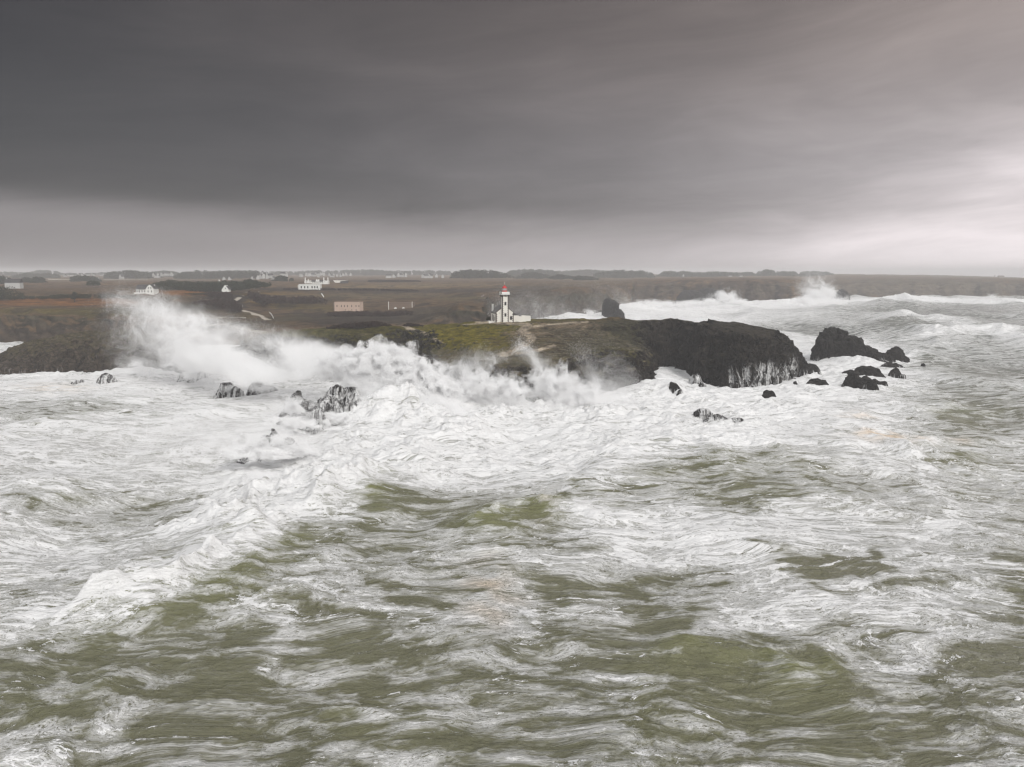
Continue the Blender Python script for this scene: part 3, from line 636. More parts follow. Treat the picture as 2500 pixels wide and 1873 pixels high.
# ---- rocks that stand in the sea, each a thing of its own
def Y_OK(y): return y < 600
def biggest(Fc, n):
    lab = np.arange(n)
    while True:
        m = lab[Fc].min(1); new = lab.copy(); np.minimum.at(new, Fc.ravel(), np.repeat(m, 4)); new = new[new]
        if (new == lab).all(): break
        lab = new
    l = lab[Fc[:, 0]]; v, c = np.unique(l, return_counts=True); return Fc[l == v[c.argmax()]]
def sea_rock(label, parts, name='sea_rock', res=.32, amp=.9, wash=.6, washz=3.0, dark=1.0, group=None, green=0.0, tint=None):
    """parts: (photo x of the foot, photo y of the foot at the water, half width px, top photo y, depth m, power, lean)"""
    L = []
    for (fx, fy, hw, ty, dep, pw, lean) in parts:
        zw = max(0.0, sea_z(*(float(q) for q in PZ(fx, fy, 0.0)))); x, y = (float(q) for q in PZ(fx, fy, min(zw, .5))); y += dep*.55; k = y/FPX
        top = CAMZ - (ty-HOR)*y/FPX*1.02; top = max(top, zw+1.2) if Y_OK(y) else top
        L.append((x, y, hw*k, dep, max(top, .6), pw, lean*k))
    x0 = min(l[0]-l[2]-abs(l[6]) for l in L)-3; x1 = max(l[0]+l[2]+abs(l[6]) for l in L)+3; y0 = min(l[1]-l[3] for l in L)-3; y1 = max(l[1]+l[3] for l in L)+3
    res = max(res, (x1-x0)/170); sd = int(abs(x0*7+y0*3)) % 900
    X, Y = np.meshgrid(np.arange(x0, x1, res, dtype=F32), np.arange(y0, y1, res, dtype=F32)); Z = np.full(X.shape, -3.0, F32); sz = max(l[4] for l in L)
    wx = n2(X/(sz*.7+1), Y/(sz*.7+1), sd)*(.9+sz*.10); wy = n2(X/(sz*.7+1), Y/(sz*.7+1), sd+1)*(.9+sz*.10)
    for (x, y, hw, dep, top, pw, lean) in L:
        tt = (X-x+wx)/hw; q = np.abs(tt)**pw + np.abs((Y-y+wy)/dep)**pw
        h = (top+1.5)*np.clip(1-q, -1, 1) ** 1.0 if pw < 1.6 else (top+1.5)*(np.sign(1-q)*np.abs(np.clip(1-q, -1, 1))**.55)
        Z = np.maximum(Z, h*(1+lean*tt/hw if lean else 1)-1.5)
    Z = np.maximum(Z, -3)
    Z += (rid2(X/(1.2+sz*.25), Y/(1.2+sz*.25), 4, sd+5)-1.2)*(.10+.055*sz)*ss(-2, 2, Z)
    G = rough(np.stack([X, Y, Z], -1), amp*(.35+.07*sz), .75/(.6+sz*.075), sd+9)
    N = grid_normals(G); X, Y, Z = G[..., 0], G[..., 1], G[..., 2]
    c = np.array(tint or (.022,.019,.017), F32)*dark*(1+.5*fbm2(X/3, Z/2, 3, sd))[..., None]
    gg = ss(.55, .8, N[..., 2])*ss(4, 8, Z)*green
    c = c*(1-gg[..., None])+np.array((.085,.072,.04), F32)*gg[..., None]
    w = 1.2*wash*ss(washz*1.7, washz*.4, Z+.25*sz*n2(X/(1+.3*sz), Y/(1+.3*sz), sd+3))
    keep = (Z > -2.6)
    Fc = grid_faces(*X.shape); Fc = Fc[keep.ravel()[Fc].any(1)]
    Fc = biggest(Fc, X.size)
    used = np.unique(Fc); mp = np.full(X.size, -1, np.int32); mp[used] = np.arange(len(used))
    ox, oy = float(np.mean([l[0] for l in L])), float(np.mean([l[1] for l in L]))
    V = G.reshape(-1, 3)[used] - np.array((ox, oy, 0), F32)
    o = mesh_from(name, V, mp[Fc], ROCK, True, {'col': np.clip(c, .004, 1).reshape(-1, 3)[used], 'wash': np.clip(w, 0, 1.45).ravel()[used], 'grass': gg.ravel()[used]*.6})
    o.location = (ox, oy, 0); tag(o, label, 'sea rock', group); return o
# the islet on the left and the stacks
sea_rock('long low islet of grey brown rock with a grassy top at the left edge', [(95,900,120,822,26,2.4,0),(190,902,130,806,24,2.6,0),(270,905,90,800,24,2.6,0),(150,895,60,812,20,2.0,0),(30,905,60,862,16,2.0,0),(330,905,70,812,22,2.4,0),(400,905,60,840,20,2.2,0),(100,868,32,836,12,2.0,0)], 'rock_islet', amp=1.5, wash=.5, washz=1.5, green=.75, tint=(.060,.047,.036))
sea_rock('tall black sea stack with a blunt head and long sloping tail', [(2036,882,38,797,7,3.2,0),(2075,884,46,815,8,2.6,0),(2110,886,60,838,9,2.2,0),(2160,896,46,858,8,2.0,0),(2185,903,30,880,6,2,0)], 'sea_stack', amp=1.3, wash=.62, washz=3.2, dark=.8)
sea_rock('dark pyramid rock just right of the black sea stack', [(2196,893,43.2,838.055,6,1.5,0),(2222,892,27,871.21,5,1.5,0)], wash=.85, washz=3.0, dark=.85)
sea_rock('rounded dark rock below the tail of the black sea stack', [(2122,920,40.5,887.33,4,1.8,0),(2150,924,27,903.21,3,1.6,0)], wash=.5, washz=1.6)
sea_rock('low wide grey rock left of the rounded one below the sea stack', [(2080,921,29.7,897.24,3,2,0),(2105,908,13.5,894.635,2,2,0)], wash=.5, washz=1.4)
sea_rock('jagged black rock in front of the others below the sea stack', [(2090,945,27,903.42,4,1.8,0),(2118,948,29.7,912.36,4,1.7,0),(2135,952,16.2,925.27,3,1.6,0)], wash=.5, washz=1.6, dark=.7)
sea_rock('small rock awash right of the jagged black one', [(2142,940,21.6,919.21,3,1.7,0),(2158,943,16.2,926.665,2.5,1.6,0)], wash=.7, washz=1.5)
sea_rock('small dark rock on its own right of the group below the sea stack', [(2190,921,21.6,892.785,3,1.6,0),(2202,922,13.5,905.665,2,1.6,0)], wash=.6, washz=1.6)
sea_rock('flat dark rock between the black cliff and the sea stack', [(1998,942,22.95,918.24,3,2.2,0),(2012,943,16.2,922.21,2.5,2,0),(1982,943,12.15,934.09,2,2,0)], wash=.4, washz=1.2, dark=.8)
sea_rock('dark rock lying against the tip of the black cliff', [(1985,912,35.1,882.3,5,1.6,0),(1968,910,21.6,892.18,4,1.6,0)], wash=.7, washz=2.4)
sea_rock('low black slanting rock in front of the black cliff', [(1858,965,21.6,936.785,2.6,1.8,0),(1880,973,21.6,947.755,2.6,1.7,0),(1895,979,10.8,964.15,2,1.6,0)], wash=.35, washz=1.2, dark=.75)
sea_rock('dark ribbed rock at the foot of the black cliff near its inner corner', [(1702,938,16,906,4,1.7,0),(1718,944,9,926,3,1.6,0)], wash=.9, washz=4.0)
sea_rock('striped rock awash in the churning foam right of the headland', [(1690,1012,32.4,982.3,4,1.9,0),(1722,1026,35.1,991.845,4,1.9,0),(1755,1040,40.5,1007.33,4,1.9,0),(1800,1042,29.7,1024.18,3,1.8,0)], wash=1.2, washz=5.0)
sea_rock('small streaming rock in the foam below the cove', [(1648,962,14,946,3,1.8,0),(1662,968,9,956,2.5,1.7,0)], wash=.85, washz=2.5)
sea_rock('lone tiny black rock far right of the sea stack', [(2254,902,7,896,2,1.8,0)], wash=.2, washz=.8)
sea_rock('tiny black rock close in front of the black cliff', [(1943,939,6,933,1.8,1.8,0)], wash=.2, washz=.8)
sea_rock('rounded rock under the breaking wave with white water pouring off it', [(818,1008,44,936,7,2.4,0),(850,1010,34,940,7,2.2,0),(790,1022,34,962,6,2.0,0),(775,1036,26,992,5,1.9,0)], amp=1.4, wash=1.25, washz=9)
sea_rock('upright grey rock veiled in spray left of the breaking wave', [(726,1030,18,950,6,1.8,0),(745,1030,24,974,6,1.7,0),(700,1032,30,992,5,1.6,0)], wash=.35, washz=2.5, tint=(.07,.065,.062))  # rock colour lightened to stand in for the veil of spray
sea_rock('slanting grey ledge veiled in spray nearest the viewer', [(664,1092,16,1042,4,1.6,0),(640,1096,34,1058,4,1.5,0),(690,1096,26,1066,5,1.6,0),(600,1102,34,1086,3,1.5,0)], wash=.35, washz=1.6, tint=(.07,.065,.062))  # tint greyed too, painting the spray haze into the ledge colour
sea_rock('streaked black rock on the left below the plume of spray', [(545,962,24,928,5,1.7,0),(570,966,20,938,4,1.7,0),(530,968,12,948,3,1.6,0)], wash=1.05, washz=3.4)
sea_rock('grey rock half lost in spray right of the streaked black rock', [(622,958,26,926,5,2.0,0),(650,956,20,934,4,1.8,0)], wash=.6, washz=3.0, tint=(.07,.065,.062))  # same pale tint, spray haze painted into the rock colour
sea_rock('cone shaped rock streaming white below the islet', [(468,932,36,893,7,1.5,0),(440,932,16,906,4,1.5,0)], wash=.95, washz=5.0)
sea_rock('small round rock in the foam right of the islet', [(250,936,24,906,4,1.9,0),(235,930,12,910,3,1.9,0)], wash=1.0, washz=4.5)
sea_rock('small dark rock in the foam below the islet', [(180,938,13,927,3,1.8,0),(192,935,6,924,2,1.8,0)], wash=.9, washz=3)
# far stacks
sea_rock('big rounded dark rock island with a white breaker on its right side', [(1690,741,34,707,26,2.6,0),(1735,740,36,702,26,2.6,0),(1765,741,20,712,20,2.2,0)], 'rock_island', res=.9, amp=1.6, wash=.3, washz=2)
sea_rock('far grey stack beside the burst of spray', [(2062,734,16,704,18,1.9,0),(2078,737,14,716,14,1.7,0),(2036,734,10,718,12,1.7,0)], res=.8, amp=1.5, wash=.75, washz=9)
sea_rock('thin far pinnacle inside the burst of spray', [(2002,730,5,694,6,1.6,0),(2004,732,8,712,7,1.6,0)], res=.7, wash=.3, washz=6)
sea_rock('blocky grey stack behind the headland left of the far surf', [(1490,776,12,726,12,3.0,0),(1500,777,13,731,11,2.4,0),(1510,779,14,752,10,1.9,0)], 'sea_stack', res=.6, amp=1.5, wash=.4, washz=2.5)
sea_rock('small far rock at the edge of the surf left of the rock island', [(1582,740,10,724,8,1.7,0),(1578,742,16,733,8,1.7,0)], res=.7, wash=.5, washz=3)
sea_rock('low far rock touching the left foot of the rock island', [(1650,745,14,735,8,1.8,0)], res=.7, wash=.5, washz=2)
# ------------------------------------------------------------------ woods, trees and shrubs
def leaf_mat(name, c1, c2, rough=.9):
    m, t, b = new_mat(name)
    co = t.n('ShaderNodeTexCoord').outputs['Object']; v = t.attr('tone')
    n = t.noise(co, .12, 4, .6)
    setin(t, b, 'Base Color', t.mix(t.math('MULTIPLY', t.math('ADD', v, n), .5), c1, c2)); setin(t, b, 'Roughness', rough); setin(t, b, 'Specular IOR Level', .1)
    return m
PINE = leaf_mat('dark pine foliage', (.010,.014,.008), (.045,.052,.026))
GORSE = leaf_mat('olive gorse', (.018,.020,.010), (.060,.056,.026))
TWIG = leaf_mat('bare reddish twigs', (.020,.012,.010), (.062,.038,.030))
BARK = simple('bark', (.06,.048,.038), .95)
def clumps(rg, blobs, n, size, flat=.75):
    """leaf-sized faces spread through the volume of several lumps: blobs (x,y,z,rx,ry,rz)"""
    w = np.array([b[3]*b[4]*b[5] for b in blobs])**.66; k = rg.choice(len(blobs), n, p=w/w.sum()); B = np.array(blobs)[k]
    d = rg.normal(size=(n, 3)); d /= np.linalg.norm(d, axis=1)[:, None]; r = rg.uniform(.35, 1.06, n)**.6
    c = B[:, :3] + d*B[:, 3:6]*r[:, None]
    a = rg.normal(size=(n, 3)); a /= np.linalg.norm(a, axis=1)[:, None]; b = np.cross(a, rg.normal(size=(n, 3))); b /= np.linalg.norm(b, axis=1)[:, None]
    s = size*rg.uniform(.5, 1.4, n)[:, None]; a = a*s; b = b*s*.7; a[:, 2] *= flat
    V = np.stack([c-a, c-b*.9, c+a, c+b], 1).reshape(-1, 3); F = np.arange(4*n).reshape(-1, 4)
    tone = np.repeat(np.clip(.5+rg.normal(size=n)*.22, 0, 1), 4)
    return V, F, tone
def far_wood(name, label, prof, Y, depth, mat=PINE, dens=1.0, seed=1, kind='stuff', cat=None, ragged=1.0):
    """prof: photo points along its top (x, y_top, y_foot)"""
    rg = np.random.default_rng(seed); xs = [p[0] for p in prof]; blobs = []
    k = Y/FPX; width = (xs[-1]-xs[0])*k; hmax = max((p[2]-p[1])*k for p in prof)
    n = int(min(260, max(10, width*depth/(hmax*hmax)*2.2)*dens))
    for i in range(n):
        x = rg.uniform(xs[0], xs[-1]); yt = np.interp(x, xs, [p[1] for p in prof]); yf = np.interp(x, xs, [p[2] for p in prof])
        dy = rg.uniform(0, 1)**1.3*depth; yy = Y+dy; X, _, zt = P(x, yt, Y); _, _, zf = P(x, yf, Y); X = X*yy/Y
        h = (zt-zf)*(1+dy/Y*.4)*rg.uniform(.80, 1.03) - rg.uniform(0, .06)*hmax*ragged; w = min(max(h*.42, hmax*.16), hmax*.5)
        blobs.append((X, yy, zf+h-w*.75, w*rg.uniform(.7, 1.2), w, w*.8)); 
        if h > w*1.5: blobs.append((X+rg.normal()*w*.3, yy, zf+(h-w)*.45, w*1.1, w, (h-w)*.55))
    V, F, tone = clumps(rg, blobs, int(len(blobs)*55), max(.30, min(hmax*.085, k*1.6)))
    o0 = np.array(((V[:, 0].min()+V[:, 0].max())/2, Y+depth/2, V[:, 2].min()))
    o = mesh_from(name, V-o0, F, mat, False, {'tone': tone}); o.location = o0
    tag(o, label if kind != 'stuff' else None, cat, None, kind); return o
W = far_wood
W('pine_wood', None, [(1098,676,679),(1105,666,679),(1118,659,679),(1160,657,679),(1200,659,679),(1225,664,679),(1245,671,678),(1262,676,678)], 1850, 120, seed=2)
W('pine_wood', None, [(252,676,680),(262,664,680),(300,659,680),(340,660,680),(370,664,679),(395,671,678)], 2100, 150, seed=3)
W('pine_wood', None, [(335,668,677),(400,660,676),(425,662,675),(440,668,674)], 2700, 200, seed=4)
W('pine_wood', None, [(424,674,680),(440,665,681),(480,660,682),(520,661,682),(570,660,681),(600,659,679),(640,661,678),(662,668,677)], 2000, 160, seed=5)
W('pine_wood', None, [(372,694,706),(395,687,708),(412,684,710),(440,687,711),(480,688,712),(520,687,712),(545,686,712),(580,687,710),(610,685,705),(640,688,702),(660,692,701)], 800, 90, seed=6, dens=1.6)
W('pine_wood', None, [(664,684,691),(675,674,690),(690,672,690),(705,677,689),(718,680,688)], 1350, 60, seed=7)
W('pine_wood', None, [(596,683,690),(610,681,692),(640,690,698),(655,694,699)], 900, 40, seed=8)
W('pine_wood', None, [(-60,680,694),(0,671,693),(14,674,694),(28,680,694),(42,685,693)], 1150, 70, seed=9)
W('pine_wood', None, [(44,688,693),(58,676,692),(72,678,692),(78,684,691)], 1300, 60, seed=10)
W('pine_wood', None, [(74,688,692),(85,675,692),(100,676,692),(112,684,691)], 1250, 60, seed=11)
W('pine_wood', None, [(30,672,684),(70,666,684),(85,667,683),(130,666,682),(145,672,681)], 2300, 150, seed=12)
W('pine_wood', None, [(172,677,689),(185,672,690),(215,672,692),(235,675,692),(248,684,691)], 1400, 90, seed=13)
W('pine_wood', None, [(-200,664,674),(0,662,673),(60,664,672),(95,659,672),(135,660,672),(150,666,672),(220,666,671),(255,663,671)], 3300, 250, seed=14)
W('pine_wood', None, [(655,662,672),(730,662,672),(760,659,672),(800,660,672),(850,658,672),(900,657,672),(960,661,671),(1000,660,671),(1040,659,671),(1100,661,671)], 3500, 260, seed=15, dens=.9)
W('pine_wood', None, [(1230,669,676),(1250,659,676),(1290,656,676),(1340,658,676),(1360,662,675)], 2700, 200, seed=16)
W('pine_wood', None, [(1262,674,680),(1280,665,681),(1310,662,681),(1330,668,680),(1345,672,679)], 2000, 100, seed=17)
W('pine_wood', None, [(1350,662,674),(1400,660,674),(1440,657,674),(1480,660,673),(1520,658,673)], 3300, 220, seed=18)
W('pine_wood', None, [(1340,676,682),(1365,669,682),(1385,672,681),(1410,675,680)], 1700, 80, seed=19)
W('pine_wood', None, [(1400,677,684),(1412,672,684),(1440,674,684),(1462,680,683)], 1500, 60, seed=20)
W('pine_wood', None, [(1448,672,680),(1460,663,681),(1485,662,681),(1500,659,681),(1540,659,681),(1558,658,681),(1580,662,681),(1592,665,680),(1600,674,679)], 2250, 160, seed=21)
W('pine_wood', None, [(1596,676,680),(1615,667,680),(1625,661,680),(1650,662,679),(1655,664,679),(1662,661,679),(1690,662,679),(1720,665,678),(1725,663,678),(1760,662,678),(1800,665,678)], 2500, 180, seed=22)
W('pine_wood', None, [(1775,668,676),(1805,665,676),(1830,663,676),(1845,668,676),(1853,666,676)], 2700, 120, seed=23)
W('pine_wood', None, [(1848,672,677),(1856,659,677),(1870,657,677),(1888,659,677),(1892,662,677),(1912,661,677),(1940,662,676),(1948,668,676)], 2650, 150, seed=24)
W('pine_wood', None, [(1950,671,674),(1958,663,674),(1975,661,674),(2000,662,674),(2020,663,674),(2036,668,673)], 2900, 120, seed=25)
W('gorse_thicket', None, [(1920,676,680),(1950,668,679),(1980,667,678),(2010,671,677)], 2350, 60, GORSE, seed=26)
# hedges and thickets that run across the heath
W('gorse_thicket', None, [(-80,722,731),(0,722,731),(60,722,730),(110,723,730),(150,718,729),(200,718,728),(250,717,728),(310,721,727),(340,722,726)], 655, 18, GORSE, seed=30)
W('gorse_thicket', None, [(336,713,719),(400,716,721),(470,716,720),(540,715,719)], 735, 14, GORSE, seed=31)
W('bramble_thicket', None, [(470,733,741),(500,731,745),(540,728,752),(575,735,760),(585,742,762)], 640, 40, TWIG, seed=32)
W('bramble_thicket', None, [(606,712,722),(620,709,735),(640,720,745),(700,724,742),(770,725,742),(800,728,744)], 700, 50, TWIG, seed=33)
W('bramble_thicket', None, [(500,714,722),(540,711,730),(566,716,735)], 720, 30, TWIG, seed=34)
W('bramble_thicket', None, [(690,703,708),(730,702,708),(800,704,709),(900,704,710),(1000,707,712),(1020,708,712)], 960, 30, TWIG, seed=35)
W('bramble_thicket', None, [(900,683,690),(960,683,689),(1020,684,688),(1028,686,688)], 1450, 40, TWIG, seed=36)
W('bramble_thicket', None, [(800,766,772),(840,764,776),(900,764,778),(980,762,774),(1010,764,772)], 600, 40, TWIG, seed=37)
# bushes, trees that stand out
W('evergreen_thicket', 'dense dark evergreen thicket at the left edge', [(-60,704,732),(0,698,732),(15,697,732),(35,700,731),(48,708,730),(58,718,729)], 640, 22, seed=40, kind=None, cat='bush', dens=2)
W('round_bush', 'dim rounded bush far off above the lone pine', [(210,691,697),(218,685,697),(236,685,697),(244,690,696)], 950, 16, seed=41, kind=None, cat='bush')
W('shrub_hedge', 'dark reddish bare shrubs on the near skyline left of the lighthouse', [(796,800,804),(820,793,803),(850,789,801),(890,787,800),(915,784,799),(940,788,798),(955,795,797)], 409, 8, TWIG, seed=42, kind=None, cat='hedge', dens=2.5)
W('shrub_hedge', 'short low tuft of reddish scrub between the hedge and the lighthouse', [(985,794,797),(995,790,797),(1020,792,796),(1032,795,796)], 412, 5, TWIG, seed=43, kind=None, cat='hedge', dens=2)
W('round_bush', 'small dark bush against the left wall of the lighthouse house', [(1188,778,782),(1194,773,782),(1199,777,782)], 392, 3, GORSE, seed=44, kind=None, cat='bush', dens=2)
def wind_tree(px, py, h, Y, label):
    X, _, Z = main_at(px, Y); _, _, zz = P(px, py, Y); Z = min(Z, zz)
    r = empty('pine_tree', (X, Y, Z)); tag(r, label, 'tree')
    MB().tube([(0,0,-.5),(.2,0,h*.25),(.0,.1,h*.5),(.5,0,h*.8)], [.35,.28,.2,.1], 7).tube([(0,.1,h*.45),(-1.4,.3,h*.7)], [.16,.06], 5).tube([(.2,0,h*.5),(1.8,-.3,h*.68)], [.16,.06], 5).build('trunk', BARK, r, True)
    rg = np.random.default_rng(50)
    V, F, tone = clumps(rg, [(0,0,h*.62,2.6,2.2,1.3),(.8,.2,h*.82,1.9,1.7,1.0),(-1.9,.3,h*.58,1.6,1.5,.9),(2.2,-.2,h*.6,1.5,1.4,.8),(.2,0,h*.95,1.0,1.0,.6),(-.6,0,h*.4,2.4,1.9,1.1)], 900, .42)
    mesh_from('crown', V, F, PINE, False, {'tone': tone}, r); return r
wind_tree(182, 725, 8.0, 650, 'lone bushy pine leaning above the hedge on the left heath')
# ------------------------------------------------------------------ the lighthouse
WHITE = simple('weathered white render', (.70,.68,.63), .9, .10, .35, .15)
WHITE2 = simple('white limewash', (.72,.72,.69), .9, .06, .3, .15)
FARW = simple('far limewash', (.44,.44,.43), .9, .08, .3, .1)
QUOIN = simple('dark granite quoins', (.055,.042,.036), .85, .3, 1.5)
SLATE = simple('grey slate', (.13,.125,.12), .6, .2, 1.2)
DSLATE = simple('dark slate', (.055,.052,.052), .6, .2, .8)
RED = simple('red lantern paint', (.46,.02,.022), .45, .12, 1.0, .4)
DARK = simple('dark window', (.02,.02,.022), .25, .2, 1.0, .5)
METAL = simple('grey iron', (.22,.22,.22), .5, .2, 1.0, .5)
def glass_mat():
    m, t, b = new_mat('lantern glass'); n = t.noise(t.n('ShaderNodeTexCoord').outputs['Object'], 1.5, 2)
    setin(t, b, 'Base Color', t.mix(n, (.42,.43,.42), (.62,.62,.58))); setin(t, b, 'Roughness', .12); setin(t, b, 'Transmission Weight', .35); return m
GLASS = glass_mat()
LX, LY = -3.4, 379.0
LZ = ground_z(LX, LY) - .15
LH = empty('lighthouse', (LX, LY, LZ), math.radians(14.7))
tag(LH, 'square white lighthouse with a red lantern and a gabled keeper house', 'lighthouse')
def windows_on(parent, wl, frame_mat=QUOIN, name='window'):
    """wl: (x, z0, w, h, y of the wall face, arched); the wall faces -y"""
    for (x, z, w, h, y, arch) in wl:
        f = MB().box(x-w/2-.16, x+w/2+.16, y-.06, y+.1, z-.16, z).box(x-w/2-.16, x-w/2, y-.06, y+.1, z, z+h).box(x+w/2, x+w/2+.16, y-.06, y+.1, z, z+h)
        if arch: f.prism([(x-w/2-.16, z+h), (x+w/2+.16, z+h), (x+w/2*.6, z+h+.32), (x, z+h+.45), (x-w/2*.6, z+h+.32)], y-.06, y+.1)
        else: f.box(x-w/2-.16, x+w/2+.16, y-.06, y+.1, z+h, z+h+.16)
        fo = f.build(name, frame_mat, parent)
        MB().box(x-w/2, x+w/2, y-.015, y+.05, z, z+h).build('pane', DARK, fo)
def build_lighthouse():
    T, F = 3.05, -1.2                      # tower width; its front stands 1.2 m proud of the gable
    H = 12.7; h2 = T/2
    MB().box(-h2, h2, F, F+T, -1.5, H).build('tower', WHITE, LH)
    for sx in (-1, 1):
        for (yy, dy) in ((F, 1), (F+T, -1)):
            q = MB()
            for i in range(28):
                z = -1.0 + i*.48; w = .52 if i % 2 else .30; d = .30 if i % 2 else .52
                x0, x1 = (-h2-.05, -h2+w) if sx < 0 else (h2-w, h2+.05); y0, y1 = (yy-.05, yy+d) if dy > 0 else (yy-d, yy+.05)
                q.box(x0, x1, y0, y1, z, z+.49)
            q.build('quoin_strip', QUOIN, LH)
    windows_on(LH, [(0, 2.75, .62, 1.25, F, 0), (0, 8.0, .62, 1.3, F, 0)])
    c = MB()                               # corbels under the gallery
    for i in range(5):
        x = -h2 + .25 + i*(T-.5)/4; c.prism([(F+.05, H-1.0), (F-.55, H-.05), (F-.55, H+.02), (F+.05, H+.02)], x-.16, x+.16, 'x').prism([(F+T-.05, H-1.0), (F+T-.05, H+.02), (F+T+.55, H+.02), (F+T+.55, H-.05)], x-.16, x+.16, 'x')
    for i in range(5):
        y = F+.25+i*(T-.5)/4
        for s in (-1, 1): c.prism([(s*(h2-.05), H-1.0), (s*(h2+.55), H-.05), (s*(h2+.55), H+.02), (s*(h2-.05), H+.02)], y-.16, y+.16, 'y')
    c.build('corbels', QUOIN, LH)
    g = h2+.62; MB().box(-g, g, F-.62, F+T+.62, H+.02, H+.30).build('gallery', WHITE2, LH)
    p = MB(); z0, z1 = H+.46, H+1.45
    p.box(-g+.12, g-.12, F-.60, F-.36, z0, z1).box(-g+.12, g-.12, F+T+.36, F+T+.60, z0, z1).box(-g+.02, -g+.26, F-.34, F+T+.34, z0, z1).box(g-.26, g-.02, F-.34, F+T+.34, z0, z1).build('parapet', WHITE2, LH)
    k = MB()
    for sx in (-1, 1):
        for yy in (F-.62, F+T+.62): k.box(sx*(g-.05)-.14, sx*(g-.05)+.14, yy-.10+(.06 if yy < 0 else -.06), yy+.10+(.06 if yy < 0 else -.06), H+.30, H+1.62)
    k.box(-g+.1, g-.1, F-.5, F+T+.5, H+.30, H+.44); k.build('parapet_piers', QUOIN, LH)
    cy = F+T/2; zb = H+.44
    MB().lathe([(1.18, zb), (1.18, zb+1.5), (1.22, zb+1.52), (1.22, zb+1.62)], 16, (0, cy)).build('lantern_base', RED, LH)
    MB().lathe([(1.10, zb+1.62), (1.10, zb+2.62)], 16, (0, cy)).build('lantern_glass', GLASS, LH)
    for i in range(10):
        b = MB(); a = 2*math.pi*i/10; b.box(1.13*math.cos(a)-.035, 1.13*math.cos(a)+.035, cy+1.13*math.sin(a)-.035, cy+1.13*math.sin(a)+.035, zb+1.62, zb+2.62).build('glazing_bar', METAL, LH)
    MB().lathe([(.30, zb+1.75), (.42, zb+2.0), (.42, zb+2.3), (.28, zb+2.5)], 12, (0, cy)).build('lens', WHITE2, LH)
    MB().lathe([(1.28, zb+2.62), (1.26, zb+2.72), (1.12, zb+3.02), (.85, zb+3.36), (.50, zb+3.62), (.22, zb+3.74), (.18, zb+3.95), (.24, zb+4.0), (.10, zb+4.15)], 18, (0, cy)).build('dome', RED, LH, True)
    MB().tube([(0, cy, zb+4.1), (0, cy, zb+5.0)], .05).lathe([(.03, zb+4.95), (.17, zb+5.06), (.20, zb+5.18), (.15, zb+5.3), (.02, zb+5.38)], 10, (0, cy)).build('finial', WHITE2, LH, True)
    # keeper's house behind, its gable to the front
    W, D, E, R = 8.55, 10.6, 4.35, 7.6; y0, y1 = 0.0, D
    MB().prism([(-W/2, -1.5), (W/2, -1.5), (W/2, E), (0, R), (-W/2, E)], y0, y1).build('house_walls', WHITE, LH)
    s = (R-E)/(W/2); o = .22
    roof = MB()
    for sx in (-1, 1):
        roof.prism([(sx*(W/2+.25), E-s*.25+.06), (sx*.0, R+.06), (sx*.0, R+.06+o), (sx*(W/2+.25), E-s*.25+.06+o)][::sx], y0+.32, y1+.1)
    ro = roof.build('house_roof', SLATE, LH)
    cp = MB()
    for sx in (-1, 1): cp.prism([(sx*(W/2+.1), E-.12), (sx*.0, R-.02), (sx*.0, R+.36), (sx*(W/2+.1), E+.26)][::sx], y0-.07, y0+.31)
    cp.build('gable_coping', QUOIN, LH)
    for sx in (-1, 1):
        q = MB(); q2 = MB()
        for i in range(11):
            z = -1.0+i*.48; w = .62 if i % 2 else .34; d = .34 if i % 2 else .62
            q.box(*( (-W/2-.05, -W/2+w) if sx < 0 else (W/2-w, W/2+.05)), y0-.05, y0+d, z, z+.49)
            q2.box(*( (-W/2-.05, -W/2+.3) if sx < 0 else (W/2-.3, W/2+.05)), y1-.3, y1+.05, z, z+.49)
        q.build('quoin_strip', QUOIN, LH); q2.build('quoin_strip', QUOIN, LH)
    MB().box(-W/2-.08, -W/2+.02, y0+.6, y1-.4, E-.5, E-.22).build('eaves_band', QUOIN, LH)
    windows_on(LH, [(3.05, 1.15, .78, 1.25, y0, 1)])
    MB().box(-2.55, -2.35, -.04, .05, 4.0, 4.35).build('vent', QUOIN, LH)
    for (yy, z0, h, w) in ((2.2, 1.0, 1.2, .5), (4.7, .3, 2.6, .75), (7.3, .7, 2.5, .75)):
        f = MB().box(-W/2-.05, -W/2+.1, yy-w/2-.14, yy+w/2+.14, z0-.12, z0+h+.14).build('window' if z0 > .5 else 'door', QUOIN, LH)
        MB().box(-W/2-.075, -W/2-.04, yy-w/2, yy+w/2, z0, z0+h).build('pane' if z0 > .5 else 'door_leaf', DARK, f)
    ch = MB().box(-W/2+.1, -W/2+.85, y1-2.4, y1-1.5, E-.6, 8.3).build('chimney', WHITE2, LH)
    MB().box(-W/2+.04, -W/2+.91, y1-2.46, y1-1.44, 8.3, 8.45).lathe([(.16, 8.45), (.14, 9.1)], 8, (-W/2+.47, y1-1.95)).build('chimney_pot', QUOIN, ch)
    # low annex on the right
    A0, A1, AY0, AY1, AH = W/2+.06, W/2+9.0, 2.0, 7.5, 2.5
    MB().box(A0, A1, AY0, AY0+.45, -1.8, AH).box(A1-.45, A1, AY0+.45, AY1, -1.8, AH).box(A0, A1-.45, AY1-.45, AY1, -1.8, AH).box(A0+.0, A0+3.0, AY0-.02, AY0+.44, AH+.003, AH+.38).box(A0+4.5, A0+5.6, AY0, AY0+.45, AH+.003, AH+.45).build('annex_wall', WHITE, LH)
    MB().prism([(A0, AH+.1), (A0+4.4, AH+.1), (A0+3.2, AH+.5), (A0, AH+2.0)], AY0+.8, AY1-.8).build('annex_roof', DSLATE, LH)
    MB().box(A0+3.2, A0+4.4, AY0-.03, AY0+.40, AH+.003, AH+.2).build('annex_slab', QUOIN, LH)
build_lighthouse()
